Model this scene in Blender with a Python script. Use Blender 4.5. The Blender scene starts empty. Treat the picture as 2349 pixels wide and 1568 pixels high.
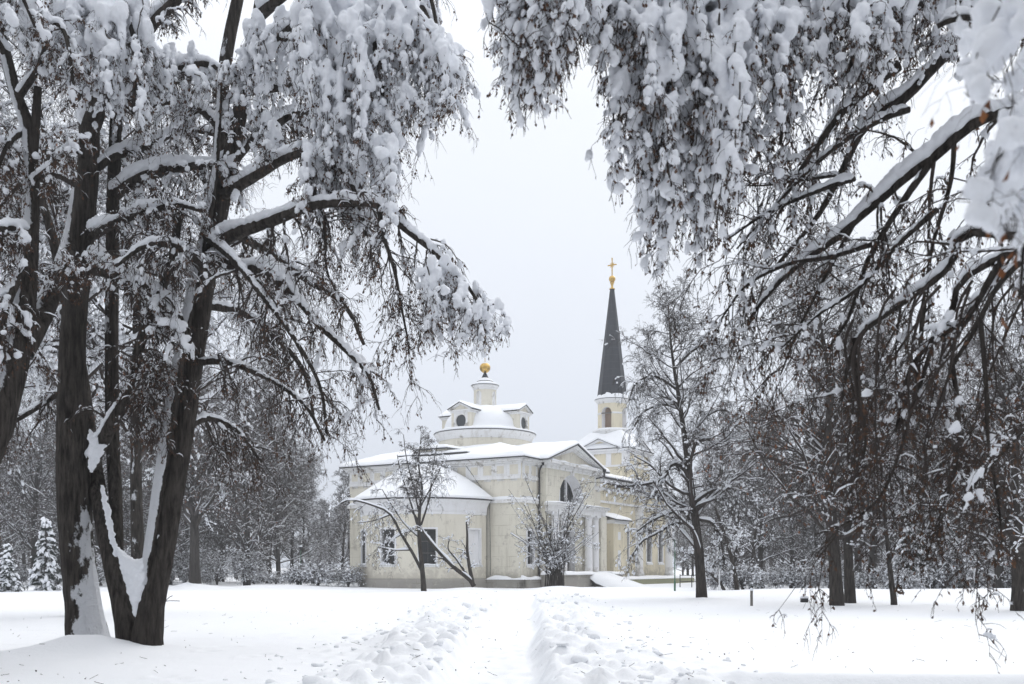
import bpy, math, random
import numpy as np
from mathutils import Matrix, Vector

# ------------------------------------------------------------------ camera, sky, sun, exposure
scene = bpy.context.scene
col = scene.collection
EYE = 1.55
FV = 2283.75                       # focal length in units where the picture is 2349 wide
cam_data = bpy.data.cameras.new("camera")
cam_data.sensor_width = 36.0
cam_data.lens = 35.0
cam_data.shift_y = (1300 - 784) / 2349
cam_data.clip_start = 0.1
cam_data.clip_end = 3000
cam_data.dof.use_dof = True
cam_data.dof.focus_distance = 45
cam_data.dof.aperture_fstop = 2.8
cam = bpy.data.objects.new("camera", cam_data)
cam.location = (0, 0, EYE)
cam.rotation_euler = (math.radians(90), 0, 0)
col.objects.link(cam)
scene.camera = cam

SUN_EL, SUN_AZ = math.radians(42), math.radians(35)
world = bpy.data.worlds.new("World")
scene.world = world
world.use_nodes = True
wn, wl = world.node_tree.nodes, world.node_tree.links
wn.clear()
w_out = wn.new("ShaderNodeOutputWorld")
w_bg = wn.new("ShaderNodeBackground")
w_sky = wn.new("ShaderNodeTexSky")
w_sky.sky_type = 'NISHITA'
w_sky.sun_disc = False
w_sky.sun_elevation = SUN_EL
w_sky.sun_rotation = SUN_AZ
w_sky.dust_density = 4.0
w_hsv = wn.new("ShaderNodeHueSaturation")
w_hsv.inputs["Saturation"].default_value = 0.25
w_tc = wn.new("ShaderNodeTexCoord")
w_sep = wn.new("ShaderNodeSeparateXYZ")
w_ramp = wn.new("ShaderNodeValToRGB")
w_noise = wn.new("ShaderNodeTexNoise")
w_mul = wn.new("ShaderNodeMix"); w_mul.data_type = 'RGBA'; w_mul.blend_type = 'MULTIPLY'
w_mix = wn.new("ShaderNodeMix"); w_mix.data_type = 'RGBA'
wl.new(w_tc.outputs["Generated"], w_sep.inputs[0])
wl.new(w_sep.outputs["Z"], w_ramp.inputs[0])
r = w_ramp.color_ramp
r.elements[0].position = 0.0
r.elements[0].color = (7.4, 7.95, 9.0, 1)
r.elements[1].position = 1.0
r.elements[1].color = (14.5, 14.8, 15.4, 1)
e = r.elements.new(0.12); e.color = (7.75, 8.3, 9.35, 1)
e = r.elements.new(0.42); e.color = (8.9, 9.3, 10.0, 1)
e = r.elements.new(0.66); e.color = (12.4, 12.7, 13.3, 1)
w_noise.inputs["Scale"].default_value = 2.2
w_noise.inputs["Detail"].default_value = 3.0
w_nr = wn.new("ShaderNodeMapRange")
w_nr.inputs["To Min"].default_value = 0.95
w_nr.inputs["To Max"].default_value = 1.05
wl.new(w_tc.outputs["Generated"], w_noise.inputs["Vector"])
wl.new(w_noise.outputs["Fac"], w_nr.inputs["Value"])
w_mul.inputs[0].default_value = 1.0
wl.new(w_ramp.outputs[0], w_mul.inputs[6])
wl.new(w_nr.outputs[0], w_mul.inputs[7])
wl.new(w_sky.outputs[0], w_hsv.inputs["Color"])
w_mix.inputs[0].default_value = 0.06
wl.new(w_mul.outputs[2], w_mix.inputs[6])
wl.new(w_hsv.outputs[0], w_mix.inputs[7])
wl.new(w_mix.outputs[2], w_bg.inputs["Color"])
w_bg.inputs["Strength"].default_value = 0.1
wl.new(w_bg.outputs[0], w_out.inputs["Surface"])

sun_data = bpy.data.lights.new("sun", 'SUN')
sun_data.energy = 1.1
sun_data.angle = math.radians(35)
sun_data.color = (1.0, 0.97, 0.93)
sun = bpy.data.objects.new("sun", sun_data)
sun.rotation_euler = (math.radians(90) - SUN_EL, 0, math.radians(180) - SUN_AZ + math.radians(0))
sun.location = (0, 0, 60)
col.objects.link(sun)

scene.view_settings.view_transform = 'Standard'
scene.view_settings.look = 'None'
scene.view_settings.gamma = 1.0
scene.view_settings.exposure = 0.15
scene.cycles.max_bounces = 6
scene.cycles.diffuse_bounces = 4
scene.cycles.glossy_bounces = 2
scene.cycles.transmission_bounces = 2
scene.cycles.transparent_max_bounces = 4
scene.cycles.volume_bounces = 0
scene.cycles.use_denoising = True

# ------------------------------------------------------------------ helpers
def P(u, v, d):
    """A point seen at picture position (u, v) of a 2349 x 1568 picture, d metres away."""
    return np.array(((u - 1174.5) / FV * d, d, EYE + (1300 - v) / FV * d))

def nz(a):
    return a / np.maximum(np.linalg.norm(a, axis=-1, keepdims=True), 1e-9)

class MB:
    """Collects vertices and faces (with a material slot and a smooth flag each) for ONE mesh."""
    def __init__(self):
        self.v, self.f, self.n = [], [], 0
    def add(self, verts, faces, mat=0, smooth=False):
        verts = np.asarray(verts, float).reshape(-1, 3)
        faces = np.asarray(faces, int)
        if len(faces):
            self.f.append((faces + self.n, mat, smooth))
        self.v.append(verts)
        self.n += len(verts)
        return self
    def box(self, lo, hi, mat=0):
        x0, y0, z0 = lo; x1, y1, z1 = hi
        v = [(x0,y0,z0),(x1,y0,z0),(x1,y1,z0),(x0,y1,z0),(x0,y0,z1),(x1,y0,z1),(x1,y1,z1),(x0,y1,z1)]
        return self.add(v, [(0,3,2,1),(4,5,6,7),(0,1,5,4),(1,2,6,5),(2,3,7,6),(3,0,4,7)], mat)
    def lathe(self, prof, c=(0, 0), n=48, a0=0.0, a1=2*math.pi, mat=0, smooth=True, cap=True):
        prof = np.asarray(prof, float)
        full = abs(a1 - a0 - 2*math.pi) < 1e-6
        A = np.linspace(a0, a1, n, endpoint=not full)
        k = len(prof)
        v = np.zeros((len(A), k, 3))
        v[:, :, 0] = c[0] + prof[None, :, 0] * np.sin(A)[:, None]
        v[:, :, 1] = c[1] - prof[None, :, 0] * np.cos(A)[:, None]
        v[:, :, 2] = prof[None, :, 1]
        i = np.arange(len(A) if full else len(A)-1)
        j = (i + 1) % len(A)
        q = np.arange(k-1)
        f = np.stack([i[:,None]*k+q, j[:,None]*k+q, j[:,None]*k+q+1, i[:,None]*k+q+1], -1).reshape(-1, 4)
        return self.add(v, f, mat, smooth)
    def prism(self, poly, axis, lo, hi, mat=0):
        """poly in the plane normal to axis (0: y,z / 1: x,z / 2: x,y), extruded from lo to hi."""
        n = len(poly)
        def pt(p, h):
            return (h, p[0], p[1]) if axis == 0 else ((p[0], h, p[1]) if axis == 1 else (p[0], p[1], h))
        v = [pt(p, lo) for p in poly] + [pt(p, hi) for p in poly]
        self.add(v, [(i, (i+1) % n, n+(i+1) % n, n+i) for i in range(n)], mat)
        c0 = [pt(p, lo) for p in poly]; c1 = [pt(p, hi) for p in poly]
        if n == 4:
            self.add(c0, [(0,1,2,3)], mat); self.add(c1, [(3,2,1,0)], mat)
        else:
            self.add(c0, [(0,i,i+1) for i in range(1, n-1)], mat); self.add(c1, [(0,i+1,i) for i in range(1, n-1)], mat)
        return self
    def build(self, name, mats, parent=None, world_space=False):
        V = np.concatenate(self.v) if self.v else np.zeros((0, 3))
        me = bpy.data.meshes.new(name)
        if world_space and parent is not None:
            V = V - np.array(parent.location)
        loops, starts, mi, sm = [], [], [], []
        o = 0
        for f, m, s in self.f:
            k = f.shape[1]
            loops.append(f.ravel())
            starts.append(o + np.arange(len(f)) * k)
            o += f.size
            mi.append(np.full(len(f), m)); sm.append(np.full(len(f), s))
        L = np.concatenate(loops); S = np.concatenate(starts)
        me.vertices.add(len(V)); me.vertices.foreach_set("co", V.astype(np.float32).ravel())
        me.loops.add(len(L)); me.loops.foreach_set("vertex_index", L.astype(np.int32))
        me.polygons.add(len(S)); me.polygons.foreach_set("loop_start", S.astype(np.int32))
        me.polygons.foreach_set("material_index", np.concatenate(mi).astype(np.int32))
        me.polygons.foreach_set("use_smooth", np.concatenate(sm).astype(bool))
        me.update(calc_edges=True)
        for m in (mats if isinstance(mats, (list, tuple)) else [mats]):
            me.materials.append(m)
        ob = bpy.data.objects.new(name, me)
        col.objects.link(ob)
        if parent is not None:
            ob.parent = parent
        return ob

def thing(name, label, cat, loc=(0, 0, 0), rz=0.0, group=None):
    o = bpy.data.objects.new(name, None)
    o.empty_display_size = 0.3
    col.objects.link(o)
    o.location = loc
    o.rotation_euler = (0, 0, rz)
    o["label"] = label
    o["category"] = cat
    if group:
        o["group"] = group
    return o

def tag(o, label=None, cat=None, group=None, kind=None):
    for k, v in (("label", label), ("category", cat), ("group", group), ("kind", kind)):
        if v:
            o[k] = v
    return o

def copy_tree(o, parent=None):
    c = o.copy(); col.objects.link(c)
    if parent is not None:
        c.parent = parent
    for ch in o.children:
        copy_tree(ch, c)
    return c

# ---- value noise on arrays
_tab = np.random.default_rng(5).random((256, 256))
def vnoise(x, y):
    xi, yi = np.floor(x).astype(int), np.floor(y).astype(int)
    fx, fy = x - xi, y - yi
    fx, fy = fx*fx*(3-2*fx), fy*fy*(3-2*fy)
    g = lambda a, b: _tab[a & 255, b & 255]
    return ((g(xi, yi)*(1-fx) + g(xi+1, yi)*fx)*(1-fy) + (g(xi, yi+1)*(1-fx) + g(xi+1, yi+1)*fx)*fy)
def fbm(x, y, o=4):
    s, a, t = 0, 1.0, 0
    for k in range(o):
        s = s + a*vnoise(x*2**k + 17.3*k, y*2**k + 9.1*k); t += a; a *= .5
    return s/t - .5
def worley(x, y, seed=0):
    """Distance to the nearest of one jittered point per unit cell, and that point's random number."""
    xi, yi = np.floor(x).astype(int), np.floor(y).astype(int)
    best = np.full(x.shape, 9.0); rnd = np.zeros(x.shape)
    for dx in (-1, 0, 1):
        for dy in (-1, 0, 1):
            a, b = xi+dx, yi+dy
            px = a + _tab[(a*7+seed) & 255, (b*3+11) & 255]; py = b + _tab[(a*5+31) & 255, (b*13+seed) & 255]
            d = np.hypot(x-px, y-py)
            m = d < best
            best = np.where(m, d, best); rnd = np.where(m, _tab[(a*3+7+seed) & 255, (b*11+5) & 255], rnd)
    return best, rnd

# ------------------------------------------------------------------ materials
def mat(name, color, rough=0.8, metal=0.0, spec=0.3):
    m = bpy.data.materials.new(name); m.use_nodes = True
    b = m.node_tree.nodes["Principled BSDF"]
    b.inputs["Base Color"].default_value = (*color, 1)
    b.inputs["Roughness"].default_value = rough
    b.inputs["Metallic"].default_value = metal
    b.inputs["Specular IOR Level"].default_value = spec
    return m, m.node_tree.nodes, m.node_tree.links, b

def coords(n, l, scale=(1, 1, 1), kind="Object"):
    tc = n.new("ShaderNodeTexCoord"); mp = n.new("ShaderNodeMapping")
    mp.inputs["Scale"].default_value = scale
    l.new(tc.outputs[kind], mp.inputs["Vector"])
    return mp.outputs[0]

def noise(n, l, vec, scale, detail=4, rough=.55):
    t = n.new("ShaderNodeTexNoise")
    t.inputs["Scale"].default_value = scale; t.inputs["Detail"].default_value = detail; t.inputs["Roughness"].default_value = rough
    l.new(vec, t.inputs["Vector"])
    return t.outputs["Fac"]

def ramp(n, l, fac, stops):
    t = n.new("ShaderNodeValToRGB")
    l.new(fac, t.inputs[0])
    e = t.color_ramp.elements
    for i, (p, c) in enumerate(stops):
        q = e[i] if i < 2 else e.new(p)
        q.position = p
        c = c if isinstance(c, tuple) else (c, c, c)
        q.color = (*c, 1)
    return t.outputs[0]

def mixc(n, l, fac, a, b, mode='MIX'):
    t = n.new("ShaderNodeMix"); t.data_type = 'RGBA'; t.blend_type = mode
    for s, i in ((fac, 0), (a, 6), (b, 7)):
        if isinstance(s, (int, float)):
            t.inputs[i].default_value = s
        elif isinstance(s, tuple):
            t.inputs[i].default_value = (*s, 1)
        else:
            l.new(s, t.inputs[i])
    return t.outputs[2]

def bump(n, l, h, b, strength=.4, dist=.02, prev=None):
    t = n.new("ShaderNodeBump")
    t.inputs["Strength"].default_value = strength; t.inputs["Distance"].default_value = dist
    l.new(h, t.inputs["Height"])
    if prev is not None:
        l.new(prev, t.inputs["Normal"])
    l.new(t.outputs[0], b.inputs["Normal"])
    return t.outputs[0]

def snow_mat(name, color, fine=30.0, dist=.01, strength=.35):
    m, n, l, b = mat(name, color, .9, spec=.15)
    v = coords(n, l)
    h = noise(n, l, v, fine, 3)
    q = bump(n, l, h, b, strength, dist)
    h2 = noise(n, l, v, fine*.17, 4)
    bump(n, l, h2, b, strength*.8, dist*3, q)
    return m

M = {}
M["snow_ground"] = snow_mat("snow on the ground", (.86, .875, .90), 22, .012, .5)
M["snow_roof"] = snow_mat("snow on the roofs", (.86, .875, .90), 3.0, .05, .3)
M["snow_branch"] = snow_mat("snow on the branches", (.80, .82, .86), 14, .02, .5)
M["snow_far"] = snow_mat("snow on the far trees", (.80, .82, .86), 5, .04, .3)

def plaster(name, base, dark, stain=.5, joints=None, low=.62, hi=.72, worn=(.36, .33, .28)):
    m, n, l, b = mat(name, base, .9, spec=.15)
    v = coords(n, l)
    big = ramp(n, l, noise(n, l, v, .35, 4), [(.35, base), (.7, dark)])
    # weathered patches where the paint has gone, and fine dark speckles
    pn = noise(n, l, v, 1.1, 9, .72)
    patch = ramp(n, l, pn, [(low, 0.0), (hi, 1.0)])
    c = mixc(n, l, patch, big, worn)
    vs = coords(n, l, (1.6, 1.6, .22))
    streak = ramp(n, l, noise(n, l, vs, 1.4, 6, .7), [(.50, 0.0), (.72, stain)])
    c = mixc(n, l, streak, c, (.40, .36, .29))
    sp = ramp(n, l, noise(n, l, v, 9, 4, .8), [(.60, 0.0), (.72, .7)])
    c = mixc(n, l, sp, c, (.30, .27, .22))
    tz = n.new("ShaderNodeTexCoord"); sz = n.new("ShaderNodeSeparateXYZ"); rz_ = n.new("ShaderNodeMapRange")          # damp rising from the foot of the wall
    l.new(tz.outputs["Object"], sz.inputs[0]); l.new(sz.outputs[2], rz_.inputs["Value"])
    rz_.inputs["From Min"].default_value = .6; rz_.inputs["From Max"].default_value = 2.1; rz_.inputs["To Min"].default_value = .34; rz_.inputs["To Max"].default_value = 0
    dz = n.new("ShaderNodeMath"); dz.operation = 'ADD'; l.new(noise(n, l, v, 1.6, 8, .68), dz.inputs[0]); l.new(rz_.outputs[0], dz.inputs[1])
    c = mixc(n, l, ramp(n, l, dz.outputs[0], [(.66, 0.0), (.78, .65)]), c, worn)
    h = noise(n, l, v, 18, 4)
    q = bump(n, l, h, b, .25, .02)
    if joints:
        br = n.new("ShaderNodeTexBrick")
        tc = n.new("ShaderNodeTexCoord"); sx = n.new("ShaderNodeSeparateXYZ"); cx = n.new("ShaderNodeCombineXYZ"); ad = n.new("ShaderNodeMath")
        l.new(tc.outputs["Object"], sx.inputs[0]); l.new(sx.outputs[0], ad.inputs[0]); l.new(sx.outputs[1], ad.inputs[1])
        l.new(ad.outputs[0], cx.inputs[0]); l.new(sx.outputs[2], cx.inputs[1]); l.new(cx.outputs[0], br.inputs["Vector"])
        br.inputs["Scale"].default_value = 1.0
        br.inputs["Brick Width"].default_value = joints[0]; br.inputs["Row Height"].default_value = joints[1]
        br.inputs["Mortar Size"].default_value = .018; br.inputs["Mortar Smooth"].default_value = .3
        br.inputs["Color1"].default_value = (1, 1, 1, 1); br.inputs["Color2"].default_value = (.95, .95, .95, 1); br.inputs["Mortar"].default_value = (.55, .52, .46, 1)
        gaps = ramp(n, l, noise(n, l, v, .9, 3), [(.42, 0.0), (.62, .8)])
        c = mixc(n, l, gaps, c, mixc(n, l, 1.0, c, br.outputs["Color"], 'MULTIPLY'))
        bump(n, l, br.outputs["Color"], b, .4, .02, q)
    l.new(c, b.inputs["Base Color"])
    return m

M["wall_cream"] = plaster("cream plaster", (.73, .695, .60), (.67, .635, .545), .4, None, .57, .65, (.50, .465, .40))
M["wall_block"] = plaster("cream plaster scored into blocks", (.73, .70, .605), (.67, .64, .55), .5, (1.9, .78), .55, .63, (.50, .47, .41))
M["wall_yellow"] = plaster("yellow plaster", (.73, .665, .51), (.68, .62, .48), .5, None, .58, .66)
M["white_trim"] = plaster("white painted trim", (.80, .80, .80), (.75, .75, .75), .5, None, .57, .62, (.42, .40, .37))
M["white_clean"] = plaster("white plaster", (.80, .80, .81), (.77, .77, .78), .2, None, .74, .8)
M["stone"] = plaster("grey plinth stone", (.46, .44, .40), (.36, .34, .31), .7, (1.1, .36), .56, .66, (.26, .25, .23))
M["stone_green"] = plaster("mossy plinth stone", (.42, .42, .24), (.34, .35, .18), .5, (1.2, .4), .58, .68, (.3, .3, .22))
M["glass"] = mat("dark window glass", (.035, .04, .045), .25, spec=.5)[0]
M["iron"] = mat("black iron", (.03, .03, .032), .6)[0]
M["roof_metal"] = mat("dark roof metal", (.06, .062, .065), .55, .3)[0]
M["brown_inside"] = mat("brown belfry inside", (.22, .16, .12), .9)[0]
def gold_mat():
    m, n, l, b = mat("gold leaf", (.62, .40, .10), .38, 1.0)
    v = coords(n, l, (3, 3, 1))
    l.new(ramp(n, l, noise(n, l, v, 3, 5, .7), [(.3, (.36, .22, .05)), (.7, (.74, .50, .16))]), b.inputs["Base Color"])
    return m
M["gold"] = gold_mat()
def slate_mat():
    m, n, l, b = mat("slate grey spire sheets", (.05, .055, .065), .55, .2)
    tc = n.new("ShaderNodeTexCoord"); sx = n.new("ShaderNodeSeparateXYZ")
    l.new(tc.outputs["Object"], sx.inputs[0])
    w = n.new("ShaderNodeTexWave"); w.wave_type = 'BANDS'; w.bands_direction = 'Z'; w.wave_profile = 'SAW'
    w.inputs["Scale"].default_value = .40
    l.new(tc.outputs["Object"], w.inputs["Vector"])
    lines = ramp(n, l, w.outputs["Fac"], [(.0, 1.0), (.07, 0.0)])
    v = coords(n, l, (2.5, 2.5, .4))
    base = ramp(n, l, noise(n, l, v, 1.2, 5, .65), [(.3, (.012, .015, .021)), (.75, (.034, .040, .052))])
    c = mixc(n, l, lines, base, (.06, .066, .08))
    l.new(c, b.inputs["Base Color"])
    bump(n, l, w.outputs["Fac"], b, .4, .03)
    return m
M["slate"] = slate_mat()
# ------------------------------------------------------------------ snow covered ground with the dug path
def path_x(y):
    return -0.30 + 0.55*np.clip((y-12)/32, 0, 1.3) + .06*np.sin(y*.55)
CH_C, CH_S = math.cos(math.radians(-30)), math.sin(math.radians(-30))
def ground_h(x, y):
    h = .10*fbm(x*.11, y*.09, 3) + .035*fbm(x*.9, y*.9, 4) + .010*fbm(x*3.1, y*2.3, 3) + .005*fbm(x*9, y*8, 2)
    dp_, rp_ = worley(x*1.3+7, y*1.1+3, 51)                # pits where clumps have dropped from the boughs
    near = np.clip((-x-1.5)/4, 0, 1)*np.clip((48-y)/20, 0, 1)+.5*np.clip((x-3)/4, 0, 1)*np.clip((30-y)/10, 0, 1)
    h = h - .05*near*np.clip(1-dp_*(3.2+3*rp_), 0, 1)*(rp_ > .62) + .02*near*np.clip(1-np.abs(dp_*4-1.3)*2.5, 0, 1)*(rp_ > .62)
    xc = path_x(y); s = x - xc
    a = np.abs(s)
    # heaps thrown out on both sides
    wl = np.interp(y, [10, 14, 20, 30, 50], [3.0, 2.7, 2.9, 3.5, 4.6]); wr = np.interp(y, [10, 14, 20, 30, 50], [3.7, 3.3, 2.7, 3.1, 4.0])
    w = np.where(s < 0, wl, wr)*(1+.25*fbm(x*.2+5, y*.5, 2))
    e = np.clip((w - a)/1.3, 0, 1)*np.clip((63-y)/9, 0, 1)
    e = e*e*(3-2*e)
    d1, r1 = worley(x*1.25, y*1.05, 3); d2, r2 = worley(x*3.0, y*2.6, 9); d3, r3 = worley(x*7.0, y*6.4, 21)
    lump = .16*np.clip(1-d1*1.35, 0, 1)**.8*(r1 > .35)*r1*1.3 + .10*np.clip(1-d2*1.5, 0, 1)**.7*(r2 > .45)*r2 + .035*np.clip(1-d3*1.5, 0, 1)*(r3 > .4)
    fade = np.clip((70-y)/30, .35, 1)
    bank = e*(.10 + .16*fbm(x*.9, y*.9, 5) + lump*fade*1.05 + .05*fbm(x*5, y*5, 4))
    bank = bank + np.clip((w+1.2-a)/1.5, 0, 1)*np.clip((63-y)/9, 0, 1)*.07*np.clip(1-d2*1.6, 0, 1)*(r2 > .72)
    # trench
    half = .50 + .07*fbm(y*.8, x*0+3, 3) + .05*np.clip((y-14)/30, 0, 1)
    tr = np.clip((a - half)/.40, 0, 1); tr = tr*tr*(3-2*tr)
    end = np.clip((52-y)/6, 0, 1)
    df, rf = worley((x-xc)*2.6+40, y*1.45, 33)
    floor = -.15 + .03*fbm(x*5, y*5, 3) - .055*np.clip(1.25-df*2.6, 0, 1)*(rf > .25)
    top = h + bank + .05*fbm(y*2.2+40, s*1.4, 3)*np.clip(1.6-a, 0, 1)
    z = top*(1-(1-tr)*end) + floor*(1-tr)*end
    # a second, shallow trodden track close to the camera on the right
    st = np.clip((14.5 + .10*(x-3)*.12 - y)/.35, 0, 1)*np.clip((x-2.6)/.6, 0, 1)
    z = z - .20*st*st*(3-2*st)
    # drifts round the trunks, the church and the trees
    for (mx, my, mh, mr) in MOUNDS:
        z = z + mh*np.exp(-((x-mx)**2 + (y-my)**2)/(mr*mr))
    return z
MOUNDS = [(-7.6, 17.6, .30, .75), (-7.9, 16.8, .10, 1.6), (-6.55, 18.3, .10, .7), (-22.3, 69.8, .65, 1.0), (16.5, 38.6, .12, 1.0), (8.9, 46.6, .1, .8),
          (-17, 73, .25, 4), (8, 66, .2, 5), (-2.8, 65.5, .22, 2.0), (2.9, 65, .25, 1.8), (16, 55, .35, 6), (27, 52, .4, 7), (36, 45, .25, 6), (-13, 80, .3, 2.5)]

def build_ground():
    xs = np.concatenate([-np.geomspace(6, 600, 70)[::-1], np.arange(-5.94, 5.95, .06), np.geomspace(6, 600, 70)])
    ys = np.concatenate([[-60, -30, -12, -4, 2, 5, 7], np.arange(8, 24, .07), 24+np.cumsum(np.linspace(.08, .45, 190)), np.geomspace(75.5, 1500, 60)])
    X, Y = np.meshgrid(xs, ys, indexing='ij')
    Z = ground_h(X, Y)
    k, m = X.shape
    i, j = np.meshgrid(np.arange(k-1), np.arange(m-1), indexing='ij')
    f = np.stack([i*m+j, (i+1)*m+j, (i+1)*m+j+1, i*m+j+1], -1).reshape(-1, 4)
    g = MB().add(np.stack([X, Y, Z], -1), f, 0, True).build("snow_ground", M["snow_ground"])
    tag(g, kind="structure")
build_ground()
# ------------------------------------------------------------------ the church
# local frame: origin at the block's near corner, x to its right (out of the porch face), y back along its axis
church = thing("church", "pale yellow church with snowy domed roof, gabled porch and tall dark spire", "church", (0.66, 74.0, 0.0), math.radians(-30))

def wall(mb, s0, s1, z0, z1, ops, fn, reveal=.35, step=1.0, m_wall=0, m_rev=1):
    """A wall with real window holes and reveals. ops: (centre, width, z_bottom, z_spring, kind) with kind 'rect' or 'arch' (half round above z_spring)."""
    cuts = set(np.linspace(s0, s1, max(2, int(round((s1-s0)/step))+1)))
    for (c, w, zb, zt, k) in ops:
        cuts.update((np.linspace(-1, 1, 25)*w/2 + c) if k == 'arch' else (c-w/2, c+w/2))
    cuts = sorted(cuts); cc = [cuts[0]]
    for s in cuts[1:]:
        if s - cc[-1] > 1e-5: cc.append(s)
    def top(o, s):
        c, w, zb, zt, k = o
        return zt if k == 'rect' else zt + math.sqrt(max(0, (w/2)**2 - (s-c)**2))*o_sc
    o_sc = 1.0 if fn(1, 0, 0)[0] is not None else 1
    for a, b in zip(cc[:-1], cc[1:]):
        mid = (a+b)/2
        cur = sorted([o for o in ops if abs(mid-o[0]) < o[1]/2], key=lambda o: o[2])
        za, zb_ = z0, z0
        for o in cur:
            mb.add([fn(a,0,za), fn(b,0,zb_), fn(b,0,o[2]), fn(a,0,o[2])], [(0,1,2,3)], m_wall)
            ta, tb = top(o, a), top(o, b)
            mb.add([fn(a,0,o[2]), fn(b,0,o[2]), fn(b,reveal,o[2]), fn(a,reveal,o[2])], [(0,1,2,3)], m_rev)
            mb.add([fn(a,0,ta), fn(b,0,tb), fn(b,reveal,tb), fn(a,reveal,ta)], [(3,2,1,0)], m_rev)
            za, zb_ = ta, tb
        mb.add([fn(a,0,za), fn(b,0,zb_), fn(b,0,z1), fn(a,0,z1)], [(0,1,2,3)], m_wall)
    for (c, w, zb, zt, k) in ops:
        for s, q in ((c-w/2, 1), (c+w/2, -1)):
            f = [(0,1,2,3)] if q > 0 else [(3,2,1,0)]
            mb.add([fn(s,0,zb), fn(s,reveal,zb), fn(s,reveal,zt), fn(s,0,zt)], f, m_rev)

def window(c, w, zb, zt, fn, depth, kind='rect', nx=4, nz_=8, frame_w=.16, sill=True, blind=False, name="window"):
    """pane in the reveal, iron bars in front of it, a white surround proud of the wall and a snow topped sill"""
    pn = MB()
    S = np.linspace(c-w/2, c+w/2, 13)
    for a, b in zip(S[:-1], S[1:]):
        ta = zt if kind == 'rect' else zt+math.sqrt(max(0, (w/2)**2-(a-c)**2)); tb = zt if kind == 'rect' else zt+math.sqrt(max(0, (w/2)**2-(b-c)**2))
        pn.add([fn(a,depth,zb), fn(b,depth,zb), fn(b,depth,tb), fn(a,depth,ta)], [(0,1,2,3)])
    win = pn.build(name, M["white_clean"] if blind else M["glass"], church)
    def bar(mb, s0, s1, z0, z1, d0, d1, m=0):
        q = [fn(s0,d1,z0), fn(s1,d1,z0), fn(s1,d0,z0), fn(s0,d0,z0), fn(s0,d1,z1), fn(s1,d1,z1), fn(s1,d0,z1), fn(s0,d0,z1)]
        mb.add(q, [(0,3,2,1),(4,5,6,7),(0,1,5,4),(1,2,6,5),(2,3,7,6),(3,0,4,7)], m)
    if not blind:
        fr = MB(); t = .05
        for s in np.linspace(c-w/2+t/2, c+w/2-t/2, 3):
            h = zt if kind == 'rect' else zt+math.sqrt(max(0, (w/2)**2-(s-c)**2))
            bar(fr, s-t/2, s+t/2, zb, h, depth-.06, depth-.003)
        for z in np.linspace(zb+.03, zt-.03, 4):
            bar(fr, c-w/2+t, c+w/2-t, z-t/2, z+t/2, depth-.055, depth-.006)
        fr.build("frame", M["wood"], win)
        br = MB(); t = .022
        for s in np.linspace(c-w/2, c+w/2, nx+2)[1:-1]:
            h = zt if kind == 'rect' else zt+math.sqrt(max(0, (w/2)**2-(s-c)**2))
            bar(br, s-t/2, s+t/2, zb, h, .05, .05+t)
        for z in np.linspace(zb, zt, nz_+2)[1:-1]:
            bar(br, c-w/2, c+w/2, z-t/2, z+t/2, .073, .073+t)
        br.build("window_bars", M["iron"], win)
    if frame_w and kind == 'rect':
        sr = MB(); k = frame_w
        bar(sr, c-w/2-k, c-w/2, zb, zt+k, -.05, .02); bar(sr, c+w/2, c+w/2+k, zb, zt+k, -.05, .02)
        bar(sr, c-w/2, c+w/2, zt, zt+k, -.045, .02)
        sr.build("surround", M["white_clean"], win)
    if sill:
        sl = MB(); k = frame_w*1.3 if frame_w else .1
        bar(sl, c-w/2-k, c+w/2+k, zb-.14, zb-.001, -.14, .03, 0)
        N = 14; Sx = np.linspace(c-w/2-k*.8, c+w/2+k*.8, N)
        hh = .03+.15*np.clip(vnoise(Sx*2.3+c, Sx*0+zb), 0, 1)*np.sin(np.linspace(.25, math.pi-.25, N))
        ring = [[fn(s,-.13,zb+.002), fn(s,-.15,zb+h*.55), fn(s,-.05,zb+h), fn(s,.2,zb+h*1.1)] for s, h in zip(Sx, hh)]
        sl.add(np.array(ring).reshape(-1, 3), [(i*4+j, (i+1)*4+j, (i+1)*4+j+1, i*4+j+1) for i in range(N-1) for j in range(3)], 1, True)
        sl.build("sill", [M["white_trim"], M["snow_roof"]], win)
    return win

M["wood"] = mat("grey window wood", (.16, .15, .14), .7)[0]

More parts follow.
